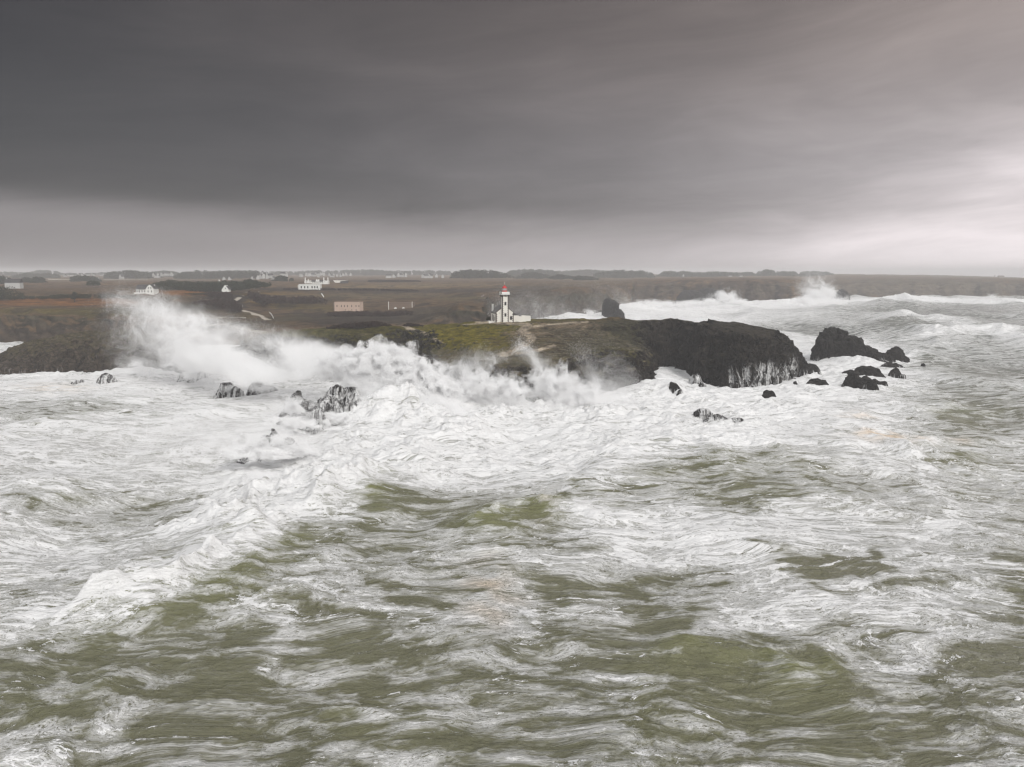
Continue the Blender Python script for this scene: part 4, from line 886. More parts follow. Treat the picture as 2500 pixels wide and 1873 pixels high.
for (xa, xb, ya, lab) in ((-10.9, -7.0, 379.5, 'low pale wall at the left foot of the lighthouse house'),):
    z = ground_z((xa+xb)/2, ya); w = MB().box(-(xb-xa)/2, (xb-xa)/2, -.25, .25, -1.0, .55).box(-(xb-xa)/2-.05, -(xb-xa)/2+.45, -.3, .3, -1.0, .75).build('low_wall', WHITE); w.location = ((xa+xb)/2, ya, z); tag(w, lab, 'wall')

# posts of the rope fence along the skyline right of the lighthouse
POST = simple('grey fence post', (.16,.14,.12), .9)
for i, px in enumerate((1306, 1316, 1327, 1338, 1350, 1362)):
    X, Y, _ = P(px, 785, 396); X, Y = float(X), float(Y); z = ground_z(X, Y)
    o = MB().tube([(0,0,-.4),(0,0,.75),(.02,0,1.1)], [.09,.08,.07], 6).build('fence_post', POST); o.location = (X, Y, z)
    tag(o, '%s wooden fence post from the annex on the skyline right of the lighthouse' % ('first','second','third','fourth','fifth','sixth')[i], 'post', 'fence posts on the skyline right of the lighthouse')

# ------------------------------------------------------------------ houses of the mainland
PINKW = simple('pale pink render', (.50,.38,.31), .9, .10, .25, .1)
BROWNW = simple('brown masonry', (.17,.125,.095), .95, .2, .4, .1)
def place(name, px, py, Y, label, cat, rz=0.0, group=None):
    X, YY, Zs = P(px, py, Y); _, _, zg = main_at(px, Y)
    o = empty(name, (float(X), float(YY), float(Zs)), rz); tag(o, label, cat, group); return o
def long_windows(r, xs, z, w, h, y, arch=False, mat=DARK):
    for x in xs:
        m = MB().box(x-w/2, x+w/2, y-.04, y+.08, z, z+h)
        if arch: m.prism([(x-w/2, z+h+.003), (x+w/2, z+h+.003), (x+w*.3, z+h+w*.38), (x, z+h+w*.5), (x-w*.3, z+h+w*.38)], y-.04, y+.08)
        m.build('window', mat, r)
# white house with a tall gable
r = place('white_house', 352, 716, 706, 'white two storey house with a tall gable and long dark roof on the heath', 'house')
s = 706/FPX
MB().box(-20*s, 6*s, 0, 8, -2.5, 10*s).build('long_wing', WHITE2, r)
MB().prism([(-.6, 10*s-.2), (8.6, 10*s-.2), (4, 20.5*s)], -20.6*s, 6.0*s, 'x').build('roof', DSLATE, r)
MB().prism([(6*s, -2.5), (24.5*s, -2.5), (24.5*s, 11*s), (20*s, 17*s), (15.2*s, 20.5*s), (10.4*s, 17*s), (6*s, 11*s)], -1.2, 9).build('gable', WHITE2, r)
MB().prism([(24.5*s, 10.4*s), (25.6*s, 10.4*s), (20.8*s, 17.6*s), (15.2*s, 21.6*s), (9.6*s, 17.6*s), (4.9*s, 10.4*s), (6*s, 10.4*s), (10.4*s, 17.02*s), (15.2*s, 20.53*s), (20*s, 17.02*s)], -1.0, 9.4).build('gable_roof', DSLATE, r)
long_windows(r, [-17*s, -11.5*s, -5*s, 1.5*s], 2.2*s, 2.6*s, 4.6*s, 0)
long_windows(r, [11.3*s, 19.5*s], 2.0*s, 2.2*s, 4.6*s, -1.2); long_windows(r, [12.2*s, 18.4*s], 10.6*s, 2.0*s, 3.6*s, -1.2, True)
MB().box(18.6*s, 20.2*s, 5, 6, 17*s, 20.5*s).build('chimney', WHITE2, r)
MB().box(-26*s, -20.3*s, 1, 1.4, -2, 1.6*s).build('garden_wall', WHITE2, r)
# small white gable house in the dark wood
r = place('gable_house', 550, 708, 790, 'small white steep gable house at the edge of the dark wood', 'house', .1)
s = 790/FPX
MB().prism([(-8.5*s, -2), (8.5*s, -2), (8.5*s, 1.4*s), (2.6*s, 8.5*s), (2.2*s, 11*s), (-2.2*s, 11*s), (-2.6*s, 8.5*s), (-8.5*s, 1.4*s)], 0, 7).build('gable_wall', WHITE2, r)
MB().prism([(8.6*s, .6*s), (9.4*s, 1.0*s), (3.0*s, 9.4*s), (2.7*s, 8.5*s)], -.2, 9).prism([(-2.7*s, 8.5*s), (-3.0*s, 9.4*s), (-9.4*s, 1.0*s), (-8.6*s, .6*s)], -.2, 9).build('roof', DSLATE, r)
MB().box(-.6*s, 1.6*s, -.05, .05, 2.6*s, 5*s).build('window', DARK, r)
# white tower
r = place('white_tower', 535, 692, 1150, 'slim white tower standing above the dark wood', 'tower')
MB().lathe([(1.25, -5), (1.2, 4.6), (1.35, 4.7), (1.35, 5.0), (1.0, 5.1)], 12).build('tower_body', WHITE2, r); MB().box(-.3, .3, -1.3, -1.0, 2.6, 3.6).build('window', DARK, r)
# white battery with arches
r = place('white_battery', 755, 704.5, 960, 'long low white building with arched openings facing the heath', 'building')
s = 960/FPX
MB().box(-25*s, 26*s, 0, 9, -3, 9.6*s).box(-25.5*s, 26.5*s, -.2, 9.2, 9.6*s+.003, 10.4*s).build('wall', WHITE2, r)
MB().box(-28.5*s, -25.05*s, 1.5, 8, -3, 8.6*s).build('side_wing', WHITE, r)
long_windows(r, [-19*s, -11*s, -3.5*s, 7*s, 13.5*s, 19.5*s], .4*s, 3.2*s, 4.2*s, 0, True)
# white mansion with chimneys
r = place('white_mansion', 772, 691, 1200, 'white mansion with tall end chimneys and twin gables behind the low white building', 'building')
s = 1200/FPX
MB().box(-28.5*s, -12*s, 0, 10, -4, 5.6*s).build('left_wing', WHITE2, r); MB().box(17*s, 28.5*s, -.5, 10, -4, 5.6*s).build('right_wing', WHITE2, r)
MB().box(-11.9*s, 16.9*s, 1.5, 9, -4, 3.6*s).build('middle_range', WHITE2, r)
MB().prism([(0.5, 3.6*s), (9.5, 3.6*s), (8, 6.4*s), (2, 6.4*s)], -11.8*s, 16.8*s, 'x').build('roof', DSLATE, r)
MB().prism([(-1.5*s, 1*s), (2.9*s, 1*s), (2.9*s, 5.5*s), (.7*s, 9*s), (-1.5*s, 5.5*s)], .6, 5).prism([(3.1*s, 1*s), (7.5*s, 1*s), (7.5*s, 5.5*s), (5.3*s, 9*s), (3.1*s, 5.5*s)], .6, 5).build('twin_gables', WHITE2, r)
for xx in (-28, -20.6, 17.2, 27.3): MB().box(xx*s-.55, xx*s+.55, 3.5, 5, 5.6*s+.003, (13 if xx != -20.6 else 9)*s).build('chimney', WHITE2, r)
long_windows(r, [-23*s, -15*s], 1.4*s, 1.5*s, 2.2*s, 0); long_windows(r, [21*s], 2.4*s, 1.2*s, 1.6*s, -.5); long_windows(r, [-9*s, -5*s, 10*s, 14*s], 1*s, 1.1*s, 1.6*s, 1.5)
# long barn
r = place('long_barn', 830, 690, 1250, 'long low grey barn right of the white mansion', 'building'); s = 1250/FPX
MB().prism([(-17*s, 5.6*s), (-12*s, -.4*s), (-.4*s, -.4*s), (1*s, 3*s), (18*s, 5.0*s), (18*s, 5.6*s)], 0, 8).build('wall', WHITE, r); MB().box(-18*s, 18.5*s, -.3, 8.3, 5.6*s+.003, 6.6*s).build('roof', SLATE, r)
MB().prism([(-.2*s, -3*s), (18*s, -3*s), (18*s, 4.8*s), (1.2*s, 2.8*s)], 1, 7).build('dark_shed', DSLATE, r)
# pink building
r = place('pink_house', 848, 759, 654, 'long pink two storey building with arched windows and an outside stair', 'building', math.radians(-6)); s = 654/FPX
MB().box(-32*s, 32*s, 0, 9, -3, 20.4*s).build('wall', PINKW, r)
MB().box(-32.6*s, 32.6*s, -.18, 9.1, 20.4*s+.003, 21.3*s).box(-32.3*s, 32.3*s, -.1, -.005, 13.6*s, 14.2*s).box(-32.3*s, 32.3*s, -.1, -.005, 7*s, 7.5*s).build('cornice', PINKW, r)
MB().prism([(-31*s, 21.3*s+.01), (31*s, 21.3*s+.01), (28*s, 23*s), (-28*s, 23*s)], 1, 8).build('roof', BROWNW, r)
MB().box(-37*s, -32.05*s, 2, 8, -3, 18.5*s).build('side_wing', BROWNW, r)
long_windows(r, [-25.6*s, -14.5*s, -7*s, .5*s, 11.2*s, 22*s, 29.2*s], 9.2*s, 1.9*s, 4.4*s, 0, True); long_windows(r, [11.2*s, 22*s, -5*s], .8*s, 1.9*s, 2.6*s, 0)
st = MB()
for i in range(9): st.box(-7*s+i*.42*s*1.0-1.5*s, -7*s+i*.42*s+1.5*s, -1.3-i*.35, -.95-i*.35, -6, (8.4-i*1.35)*s)
st.build('stair', PINKW, r)
# brown fort with two white discs
r = place('brown_fort', 978, 757, 690, 'low brown fort wall with two white round openings', 'fort', math.radians(-3)); s = 690/FPX
MB().box(-30*s, 30*s, 0, 10, -3, 17*s).build('wall', BROWNW, r); MB().box(-30.6*s, 30.6*s, -.25, 10, 17*s+.003, 18*s).build('cornice', BROWNW, r)
for xx in (-30, 28): MB().box(xx*s, (xx+1.3)*s, -.35, .4, 0, 20*s).build('corner_post', WHITE, r)
pl = MB()
for xx in (-28, -25.5, -22, -18.5): pl.box(xx*s, (xx+.7)*s, -.18, -.005, 1*s, 16.6*s)
pl.build('pilasters', BROWNW, r)
for xx in (-12.5, 7): MB().prism([(xx*s+3.3*s*math.cos(a*math.pi/9), 3.4*s+3.3*s*math.sin(a*math.pi/9)) for a in range(18)], -.14, .1).build('round_opening', WHITE2, r)
# far coast hut
r = place('far_farm', 2446, 676.5, 3200, 'tiny dark farm on the skyline of the far coast', 'building'); s = 3200/FPX
MB().box(-6*s, 6*s, 0, 14, -4, 2.4*s).prism([(-6*s, 2.4*s), (6*s, 2.4*s), (5*s, 3.6*s), (-5*s, 3.6*s)], 2, 12).build('barn', BROWNW, r)
MB().lathe([(1.1*s, -4), (.9*s, 4*s), (.3*s, 5*s)], 8, (-16*s, 4)).build('windmill_stump', BROWNW, r)

# small white houses of the hamlets: one kind, copied
def cottage(kind):
    m = MB()
    if kind == 0: m.prism([(-4, -3), (4, -3), (4, 3.2), (0, 8.2), (-4, 3.2)], 0, 9)
    elif kind == 1: m.box(-8, 8, 0, 8, -3, 3.4)
    else: m.prism([(-3.4, -3), (3.4, -3), (3.4, 4.2), (.8, 8.6), (-.8, 8.6), (-3.4, 4.2)], 0, 8)
    r = empty('white_cottage', (0, 0, 0)); m.build('wall', FARW, r)
    if kind == 1:
        MB().prism([(-.4, 3.4), (8.4, 3.4), (4, 8)], -8.2, 8.2, 'x').build('roof', DSLATE, r)
        MB().box(-7.9, -6.9, 3.4, 4.6, 6.6, 9.2).build('chimney', FARW, r)
    else:
        w, e, p = (4, 3.2, 8.2) if kind == 0 else (3.4, 4.2, 9.2)
        MB().prism([(w+.4, e-.5), (w+.4, e), (0, p+.55), (0, p+.02)], .5, 9.3).prism([(0, p+.02), (0, p+.55), (-w-.4, e), (-w-.4, e-.5)], .5, 9.3).build('roof', DSLATE, r)
    return r
protos = [None, None, None]
def copy_tree(o):
    c = o.copy(); COL.objects.link(c)
    for ch in list(o.children): k = ch.copy(); COL.objects.link(k); k.parent = c
    return c
ORD = ('first','second','third','fourth','fifth','sixth','seventh','eighth','ninth','tenth','eleventh','twelfth','thirteenth','fourteenth','fifteenth','sixteenth','seventeenth','eighteenth')
KW = {0: 'gabled', 1: 'long roofed', 2: 'narrow'}
HAM = [('from left in the far left hamlet', [(157,674.5,0),(168,673,1),(180,673,1),(192,672.5,0),(200,672.5,0),(214,672,1),(225,672,2)], 2050, .62),
       ('from left of three right of the far left hamlet', [(247,672,1),(252,671.5,0),(257,672,0)], 2500, .6),
       ('with white walls alone before the left pine wood', [(293,678.5,0)], 1900, .95),
       ('from left between the two left pine woods', [(374,673,0),(382,676,1),(386,674,2),(394,672,0),(406,671,1),(419,671,0)], 2000, .85),
       ('from left in the hamlet left of the mansion', [(615,684,2),(630,681,2),(635,678,0),(644,677,2),(652,678,2),(656,676,1),(664,682.5,0),(699,673,2),(691,671.5,1),(547,685,2),(560,685,2)], 1650, .85),
       ('from left in the village above the mansion', [(733,674,2),(737,674,0),(748,672,2),(754,673,2),(757,672,0),(764,673,1),(771,672,2),(777,675.5,0),(782,671,2),(787,670,0),(791,671,2),(775,670.5,1)], 2400, .9),
       ('from left in the village right of the mansion', [(804,672,2),(810,675.5,1),(815,673,2),(823,673.5,0),(831,674,2),(838,672,0),(845,671,2),(856,672,2)], 2450, .85),
       ('from left in the hamlet above the fort', [(949,676,1),(961,676,0),(973,673.5,2),(977,674,1),(983,673,0),(991,674,2)], 2200, .95),
       ('from left in the hamlet left of the big wood', [(1032,676,0),(1040,676.5,1),(1047,674.5,0),(1050,676.5,1),(1066,675,0),(1081,676.5,0)], 2200, .95),
       ('from left below the woods right of the lighthouse', [(1669,674,2),(1783,675,1),(1810,675,1)], 2300, .6),
       ('with white walls behind the evergreen thicket at the left edge', [(30,698,1)], 720, .8)]
for where, lst, Y, sc in HAM:
    lst = sorted(lst)
    for i, (px, py, k) in enumerate(lst):
        if protos[k] is None: protos[k] = cottage(k); o = protos[k]
        else: o = copy_tree(protos[k])
        X, YY, Z = P(px, py, Y); o.location = (float(X), float(YY), float(Z)); o.scale = (sc,)*3; o.rotation_euler = (0, 0, random.uniform(-.5, .5))
        num = '' if len(lst) == 1 else ORD[i]+' white'
        o['label'] = ('%s %s cottage %s' % (num.strip() or 'small', KW[k], where)); o['category'] = 'house'
        if len(lst) > 1: o['group'] = 'white cottages '+where.replace('from left ', '')

# ------------------------------------------------------------------ paths and walls of the mainland
PATHM = simple('pale gravel', (.36,.32,.27), .95, .15, .8, .1)
STONE = simple('pale stone wall', (.36,.33,.28), .95, .2, .8, .1)
def strip(name, pts, mat, lift=.25, wy=1.0):
    """a ribbon lying on the mainland; pts: photo x, y, half width in metres, distance"""
    A = []
    for i in range(len(pts)-1):
        for f in np.linspace(0, 1, 9)[:-1 if i < len(pts)-2 else 9]: A.append(tuple(pts[i][k]*(1-f)+pts[i+1][k]*f for k in range(4)))
    C = [Vector([float(v) for v in P(a[0], a[1], a[3])]) for a in A]; V = []
    for i, c in enumerate(C):
        d = C[min(i+1, len(C)-1)]-C[max(i-1, 0)]; d.z = 0; n = Vector((-d.y, d.x, 0)).normalized()
        for t in (-1, -.33, .33, 1): q = c+n*A[i][2]*t; V.append((q.x, q.y, q.z-.35*abs(t)**3))
    n = len(V)//4
    F = []
    for i in range(n-1):
        for k in range(3): F.append([i*4+k, i*4+k+1, i*4+k+5, i*4+k+4])
    o = mesh_from(name, np.array(V), np.array(F), mat); tag(o, kind='structure'); return o
def drop_to_ground(px, py):
    X, Y, Z = main_seen(px, py); return Y-1.5
strip('path', [(x, y, w, drop_to_ground(x, y)) for x, y, w in ((656,781,3.0),(648,777,3.6),(632,770,3.6),(612,763,3.0),(592,757,2.6))], PATHM)
strip('path', [(x, y, w, drop_to_ground(x, y)) for x, y, w in ((562,738,3.4),(575,731,3.2),(590,722,3.0),(603,713,2.8))], PATHM)
def wall(label, pts, h=1.0, th=.35, mat=STONE, name='low_wall', lift=0.0):
    C = [Vector([float(v) for v in main_seen(a, b)]) for a, b in pts]; m = MB()
    for i in range(len(C)-1):
        d = (C[i+1]-C[i]); n = Vector((-d.y, d.x, 0)).normalized()*th/2; u = Vector((0, 0, h)); b = Vector((0, 0, -1.2))
        q = [C[i]-n, C[i+1]-n, C[i+1]+n, C[i]+n]; k = len(m.v); m.v += [tuple(p+b) for p in q]+[tuple(p+u) for p in q]
        m.f += [[k+i2 for i2 in f] for f in ((0,3,2,1),(4,5,6,7),(0,1,5,4),(1,2,6,5),(2,3,7,6),(3,0,4,7))]
    o0 = C[0]; m.v = [(x-o0.x, y-o0.y, z-o0.z) for x, y, z in m.v]; o = m.build(name, mat); o.location = o0; tag(o, label, 'wall'); return o
wall('pale stone wall rising along the lower path to the shore', [(552,795),(575,803),(610,809),(652,815)], 1.2)
wall('short stone wall left of the lower green slope', [(490,797),(520,796),(552,794)], 1.0)
wall('thin stone wall line in the dark scrub above the plume', [(500,780),(545,776),(600,777)], .7)
wall('white rail beside the bend of the pale path', [(657,764),(662,768),(668,778)], .9, .2, WHITE2, 'white_rail')
wall('white steps wall on the heath above the pink building', [(785,718),(791,726)], .8, .8, WHITE2)
for (pp, lab) in (([(118,683),(150,683.3),(172,683.6)], 'pale field wall far left below the hamlet'), ([(255,684),(300,683.6),(360,682.5)], 'pale field wall below the left pine wood'), ([(520,679.5),(590,678.5)], 'pale field wall below the long pine wood')):
    wall(lab, pp, 2.2, 2.0)

# ------------------------------------------------------------------ people on the path and gulls
def person_mat(name, jacket, legs):
    m, t, b = new_mat(name); z = t.n('ShaderNodeSeparateXYZ', ins={0: t.n('ShaderNodeTexCoord').outputs['Object']}).outputs[2]
    n = t.noise(t.n('ShaderNodeTexCoord').outputs['Object'], 6.0, 3)
    c = t.mix(t.math('GREATER_THAN', z, .86), legs, jacket); c = t.mix(t.math('GREATER_THAN', z, 1.47), c, (.42,.26,.19)); c = t.mix(t.math('GREATER_THAN', z, 1.66), c, (.05,.035,.025)); c = t.mix(t.math('LESS_THAN', z, .07), c, (.03,.028,.026))
    t.L.new(c, b.inputs['Base Color']); setin(t, b, 'Roughness', t.lin(n, 0, 1, .75, .95)); return m
def person(label, px, py, Y, jacket, legs, rz=0.0, step=.12):
    J = [(0,0,.95),(0,0,1.15),(0,0,1.38),(0,0,1.50),(0,.01,1.56),(0,-.02,1.64),(0,-.01,1.74),
         (.10,0,.92),(.11,step*.6,.50),(.11,step,.08),(.11,step-.17,.03),(-.10,0,.92),(-.11,-step*.5,.50),(-.11,-step+.05,.08),(-.11,-step-.13,.03),
         (.19,0,1.40),(.25,.03,1.14),(.24,-.06,.90),(.235,-.08,.80),(-.19,0,1.40),(-.25,-.02,1.14),(-.24,-.10,.92),(-.235,-.12,.82)]
    R = [.145,.14,.16,.07,.06,.095,.085,.09,.065,.045,.04,.09,.065,.045,.04,.07,.05,.036,.03,.07,.05,.036,.03]
    E = [(0,1),(1,2),(2,3),(3,4),(4,5),(5,6),(0,7),(7,8),(8,9),(9,10),(0,11),(11,12),(12,13),(13,14),(2,15),(15,16),(16,17),(17,18),(2,19),(19,20),(20,21),(21,22)]
    me = bpy.data.meshes.new('person'); me.from_pydata(J, E, []); o = bpy.data.objects.new('person', me); COL.objects.link(o)
    md = o.modifiers.new('skin', 'SKIN'); md.use_smooth_shade = True
    for v, r_ in zip(me.skin_vertices[0].data if me.skin_vertices else bpy_skin(o, me), R): v.radius = (r_, r_*.8)
    o.modifiers.new('sub', 'SUBSURF').levels = 1
    dg = bpy.context.evaluated_depsgraph_get(); m2 = bpy.data.meshes.new_from_object(o.evaluated_get(dg)); o.modifiers.clear(); o.data = m2
    m2.materials.clear(); m2.materials.append(person_mat('clothes', jacket, legs))
    X, YY, Z = P(px, py, Y); o.location = (float(X), float(YY), float(Z)); o.rotation_euler = (0, 0, rz); tag(o, label, 'person', 'walkers on the path'); return o
def bpy_skin(o, me):
    bpy.context.view_layer.objects.active = o; bpy.ops.object.modifier_remove(modifier='skin'); o.modifiers.new('skin', 'SKIN'); return me.skin_vertices[0].data
def on_path(px, py): return drop_to_ground(px, py)
for lab, px, py, j, l, rz in (('left one of two people in white standing at the bend of the path', 588, 749.5, (.72,.71,.68), (.6,.58,.55), .2), ('right one of two people in white standing at the bend of the path', 592.5, 749.5, (.66,.65,.62), (.5,.48,.46), -.3),
                              ('left one of two people in dark coats walking up the path', 576.5, 730, (.03,.03,.035), (.025,.025,.03), 2.8), ('right one of two people in dark coats walking up the path', 579.5, 728.5, (.045,.035,.03), (.03,.03,.03), 3.0),
                              ('lone person in a grey coat on the slope right of the path', 609.5, 740, (.28,.26,.25), (.05,.05,.05), .6)):
    person(lab, px, py, on_path(px, py), j, l, rz)
GULLW = simple('white gull feathers', (.75,.75,.74), .8, .05); GULLG = simple('grey gull wings', (.62,.62,.63), .8, .08)
def gull(label, px, py, Y, bank, head, span=1.5):
    X, YY, Z = P(px, py, Y); r = empty('gull', (float(X), float(YY), float(Z)), head); r.rotation_euler = (0, bank, head); tag(r, label, 'gull', 'gulls in flight')
    b = MB(); b.tube([(0,-.30,.03),(0,-.24,.04),(0,-.14,.02),(0,.05,0),(0,.22,.01),(0,.34,.015)], [.02,.055,.06,.095,.05,.03], 8).build('body', GULLW, r, True)
    MB().tube([(0,-.29,.035),(0,-.36,.02)], [.016,.006], 5).build('beak', simple('yellow beak', (.6,.4,.08), .6), r)
    h = span/2
    for sx in (-1, 1):
        w = MB(); n = 5; prof = [(0, .17, 0), (.28, .20, .12), (.55, .15, .16), (.8, .10, .12), (1.0, .02, .04)]
        for i in range(n-1):
            (u0, c0, z0), (u1, c1, z1) = prof[i], prof[i+1]; x0, x1 = sx*(.05+u0*h), sx*(.05+u1*h); s0, s1 = .16*u0*u0*1.4, .16*u1*u1*1.4
            for zz in (0, -.018): w.poly([(x0, -c0+s0-.02*0, z0*h+zz), (x1, -c1+s1, z1*h+zz), (x1, c1+s1, z1*h+zz), (x0, c0+s0, z0*h+zz)])
        w.build('wing', GULLG, r)
    return r
gull('white gull gliding in front of the cliff left of the lighthouse', 1179, 723, 320, -.65, .3, 1.7)
gull('white gull banking steeply before the far left wood', 240, 679, 330, 1.1, .2, 1.4)
gull('small white gull with raised wings over the dark scrub', 632, 712, 380, .1, .1, 1.5)
gull('gull seen small above the orange field left of the gable house', 622, 705.5, 420, .2, .4, .9)
SPRAY_K, SPRAY_S = 2.1, 1.42
# ------------------------------------------------------------------ flying spray: clouds of tiny drops
def spray_mat():
    m = bpy.data.materials.new('white spray drops'); m.use_nodes = True; t = NT(m); t.N.remove(t.N['Principled BSDF'])
    n = t.noise(t.n('ShaderNodeTexCoord').outputs['Object'], .2, 2); c = t.mix(n, (.985,.987,.99), (.995,.995,.995))
    a = t.n('ShaderNodeBsdfDiffuse', ins={0: c}); b = t.n('ShaderNodeBsdfTranslucent', ins={0: c})
    mx = t.n('ShaderNodeMixShader', ins={0: .5, 1: a.outputs[0], 2: b.outputs[0]}); t.L.new(mx.outputs[0], t.N['Material Output'].inputs[0]); return m
SPRAY = spray_mat()
N_DROPS = 0
def drops(name, C, size, rg):
    """every drop a tiny three-cornered fleck, turned at random"""
    global N_DROPS
    C = C[C[:, 2] > -.5]
    n = len(C); N_DROPS += n
    a = rg.normal(size=(n, 3)); a /= np.linalg.norm(a, axis=1)[:, None]; b = np.cross(a, rg.normal(size=(n, 3))); b /= np.linalg.norm(b, axis=1)[:, None]
    s = (SPRAY_S*size*rg.uniform(.5, 1.4, n))[:, None]
    V = np.stack([C+a*s, C+(-.5*a+.866*b)*s, C+(-.5*a-.866*b)*s], 1).reshape(-1, 3)
    BATCH.append(V.astype(F32))
BATCH = []
def flush(name='sea_spray'):
    V = np.concatenate(BATCH); BATCH.clear(); o0 = V.mean(0); o = mesh_from(name, V-o0, np.arange(len(V)).reshape(-1, 3), SPRAY, False); o.location = o0; tag(o, kind='stuff'); return o
def curve(pts, s):
    """pts: (photo x, y, distance) -> places along it"""
    A = np.array([[float(v) for v in P(*p)] for p in pts]); L = np.r_[0, np.cumsum(np.linalg.norm(np.diff(A, axis=0), axis=1))]; L /= L[-1]
    return np.stack([np.interp(s, L, A[:, k]) for k in range(3)], 1)
def plume(src, mid, end, n, size, spread=(1.0, 4.0), fall=1.6, streak=(14, 1.2), depth=(3, 8), seed=0, turb=3.0, thr=.0, name='sea_spray', wob=1.0, feather=.14):
    """drops thrown from the line src through mid to end; they thin out with age and hang together in strands"""
    rg = np.random.default_rng(900+seed); m = int(n*2.6)
    s = rg.uniform(0, 1, m); a = rg.uniform(0, 1, m)**fall
    S, M, E = curve(src, s), curve(mid, s), curve(end, s); a1 = a[:, None]
    C = S*(1-a1)**2 + 2*M*a1*(1-a1) + E*a1*a1
    st = n2(s*streak[0] + .8*n2(s*4, a*3, seed+6), a*streak[1], seed) + .55*n2(s*streak[0]*2.7, a*streak[1]*2, seed+1) + .3*n2(s*streak[0]*7, a*streak[1]*4, seed+2)
    keep = rg.uniform(0, 1, m) < np.clip(.42 + st*(.55+.55*a)*wob - thr*a, 0.015, 1)*ss(0, feather, s)*ss(1, 1-feather, s)
    C, a = C[keep][:n], a[keep][:n]; k = len(C)
    sp = spread[0]+(spread[1]-spread[0])*a
    C = C + rg.normal(size=(k, 3))*np.array((.45, 0, .45))*sp[:, None]; C[:, 1] += rg.normal(size=k)*(depth[0]+(depth[1]-depth[0])*a)
    q = C/9.0
    for kk, am in ((0, 1.0), (2, 1.0)): C[:, kk] += turb*(.25+a)*(n3(q[:, 0], q[:, 1], q[:, 2], seed+10+kk) + .5*n3(q[:, 0]*2.3, q[:, 1]*2.3, q[:, 2]*2.3, seed+13+kk))*am
    return drops(name, C.astype(F32), size, rg)
def puff(cen, rad, n, size, seed=0, billow=.5, name='sea_spray', hollow=0.0, sc=4.0, pw=.8, con=1.1):
    """a rolling billow: cen photo x, y, distance; rad in metres"""
    rg = np.random.default_rng(1900+seed); c = np.array([float(v) for v in P(*cen)]); m = int(n*2.2)
    d = rg.normal(size=(m, 3)); d /= np.linalg.norm(d, axis=1)[:, None]; r = rg.uniform(hollow, 1, m)**pw
    lump = 1 + billow*(np.abs(n3(d[:, 0]*1.6+seed, d[:, 1]*1.6, d[:, 2]*1.6, seed))*1.5-.45)
    C = c + d*(r*lump)[:, None]*np.array(rad); q = C/sc
    f = n3(q[:, 0], q[:, 1], q[:, 2], seed+3) + .5*n3(q[:, 0]*2.2, q[:, 1]*2.2, q[:, 2]*2.2, seed+4)
    keep = rg.uniform(0, 1, m) < np.clip(.45+con*f-.25*(r-.5), .02, 1); return drops(name, C[keep][:n].astype(F32), size, rg)
K = SPRAY_K
# the great plume blown up and left off the breaking wave
plume([(455,905,305),(520,905,290),(600,920,270),(680,925,258)], [(400,850,310),(440,840,300),(500,840,285),(590,850,270)], [(262,700,330),(300,715,325),(370,730,315),(470,775,300)], int(380e3*K), .036, (.9,3.8), 1.25, (11,.7), (4,9), 1, 3.0, .25, wob=2.4)
plume([(590,925,268),(680,925,258),(760,915,254),(840,890,254),(900,878,255)], [(520,870,280),(590,850,272),(680,850,266),(770,850,264),(840,850,262)], [(370,745,320),(450,765,310),(560,790,300),(660,815,292),(730,832,285)], int(320e3*K), .036, (.9,3.2), 1.45, (13,.7), (4,8), 2, 2.4, .25, wob=2.2)
plume([(560,935,266),(680,930,256),(780,910,252),(880,882,253),(960,890,252)], [(520,900,274),(620,885,266),(720,880,260),(820,868,258),(900,872,256)], [(420,850,290),(520,850,280),(620,845,274),(720,848,268),(820,862,262)], int(230e3*K), .036, (1.4,2.6), 1.4, (10,1.1), (4,7), 3, 2.0, 0, wob=2.0)
# thin veil hanging below the plume
plume([(290,905,320),(420,910,310),(560,935,290)], [(280,840,325),(380,850,318),(520,880,300)], [(270,740,330),(340,790,325),(470,840,310)], int(150e3*K), .034, (3,6), 1.0, (5,1.0), (6,10), 4, 4.0, 0, wob=1.2)
flush()
# the crest and the white face of the breaker
plume([(800,900,252),(870,872,253),(950,884,252),(1010,912,251),(1070,938,250),(1092,968,249)], [(800,930,249),(870,915,249),(960,925,247),(1030,950,245),(1090,970,243),(1130,1000,242)], [(880,1010,238),(930,1010,236),(990,1020,232),(1060,1030,228),(1130,1035,226),(1190,1035,226)], int(560e3*K), .052, (.6,1.8), 1.0, (16,1.6), (1.5,2.5), 5, 1.6, 0, wob=.9)
BR = [((905,888,253),(6,4,3.6),60e3),((945,900,252),(6,4,4.0),70e3),((985,918,250),(6,4,4.2),70e3),((1025,938,249),(5.5,4,3.8),60e3),((1060,960,247),(5.5,4,3.2),50e3),((1088,980,245),(4.5,3.5,2.4),36e3),((865,885,254),(6,4,3.0),40e3),((1000,960,243),(8,5,4.2),70e3),((940,950,244),(7,4.5,4.0),56e3),((1050,995,238),(8,5,3.2),50e3),((960,1000,234),(8,5,3.2),50e3),((900,985,238),(6,4,3),40e3),
     ((1110,1010,236),(7,5,2.4),30e3),((1010,1030,228),(9,6,2.6),40e3),((900,1040,224),(8,6,2.4),36e3),((820,1060,217),(8,5,2.2),36e3),((760,1080,208),(8,6,2.4),40e3),((700,1100,200),(8,6,2.4),40e3),((640,1115,194),(8,6,2.2),36e3),((720,995,219),(9,4,5),20e3),((700,1035,214),(8,4,2.4),44e3),((650,1082,180),(10,4,3.2),22e3),((620,1108,178),(10,4,1.8),50e3),((700,1105,184),(8,4,2.0),44e3),((815,1022,226),(8,4,2.4),50e3),((770,1035,222),(7,4,2.0),40e3)]
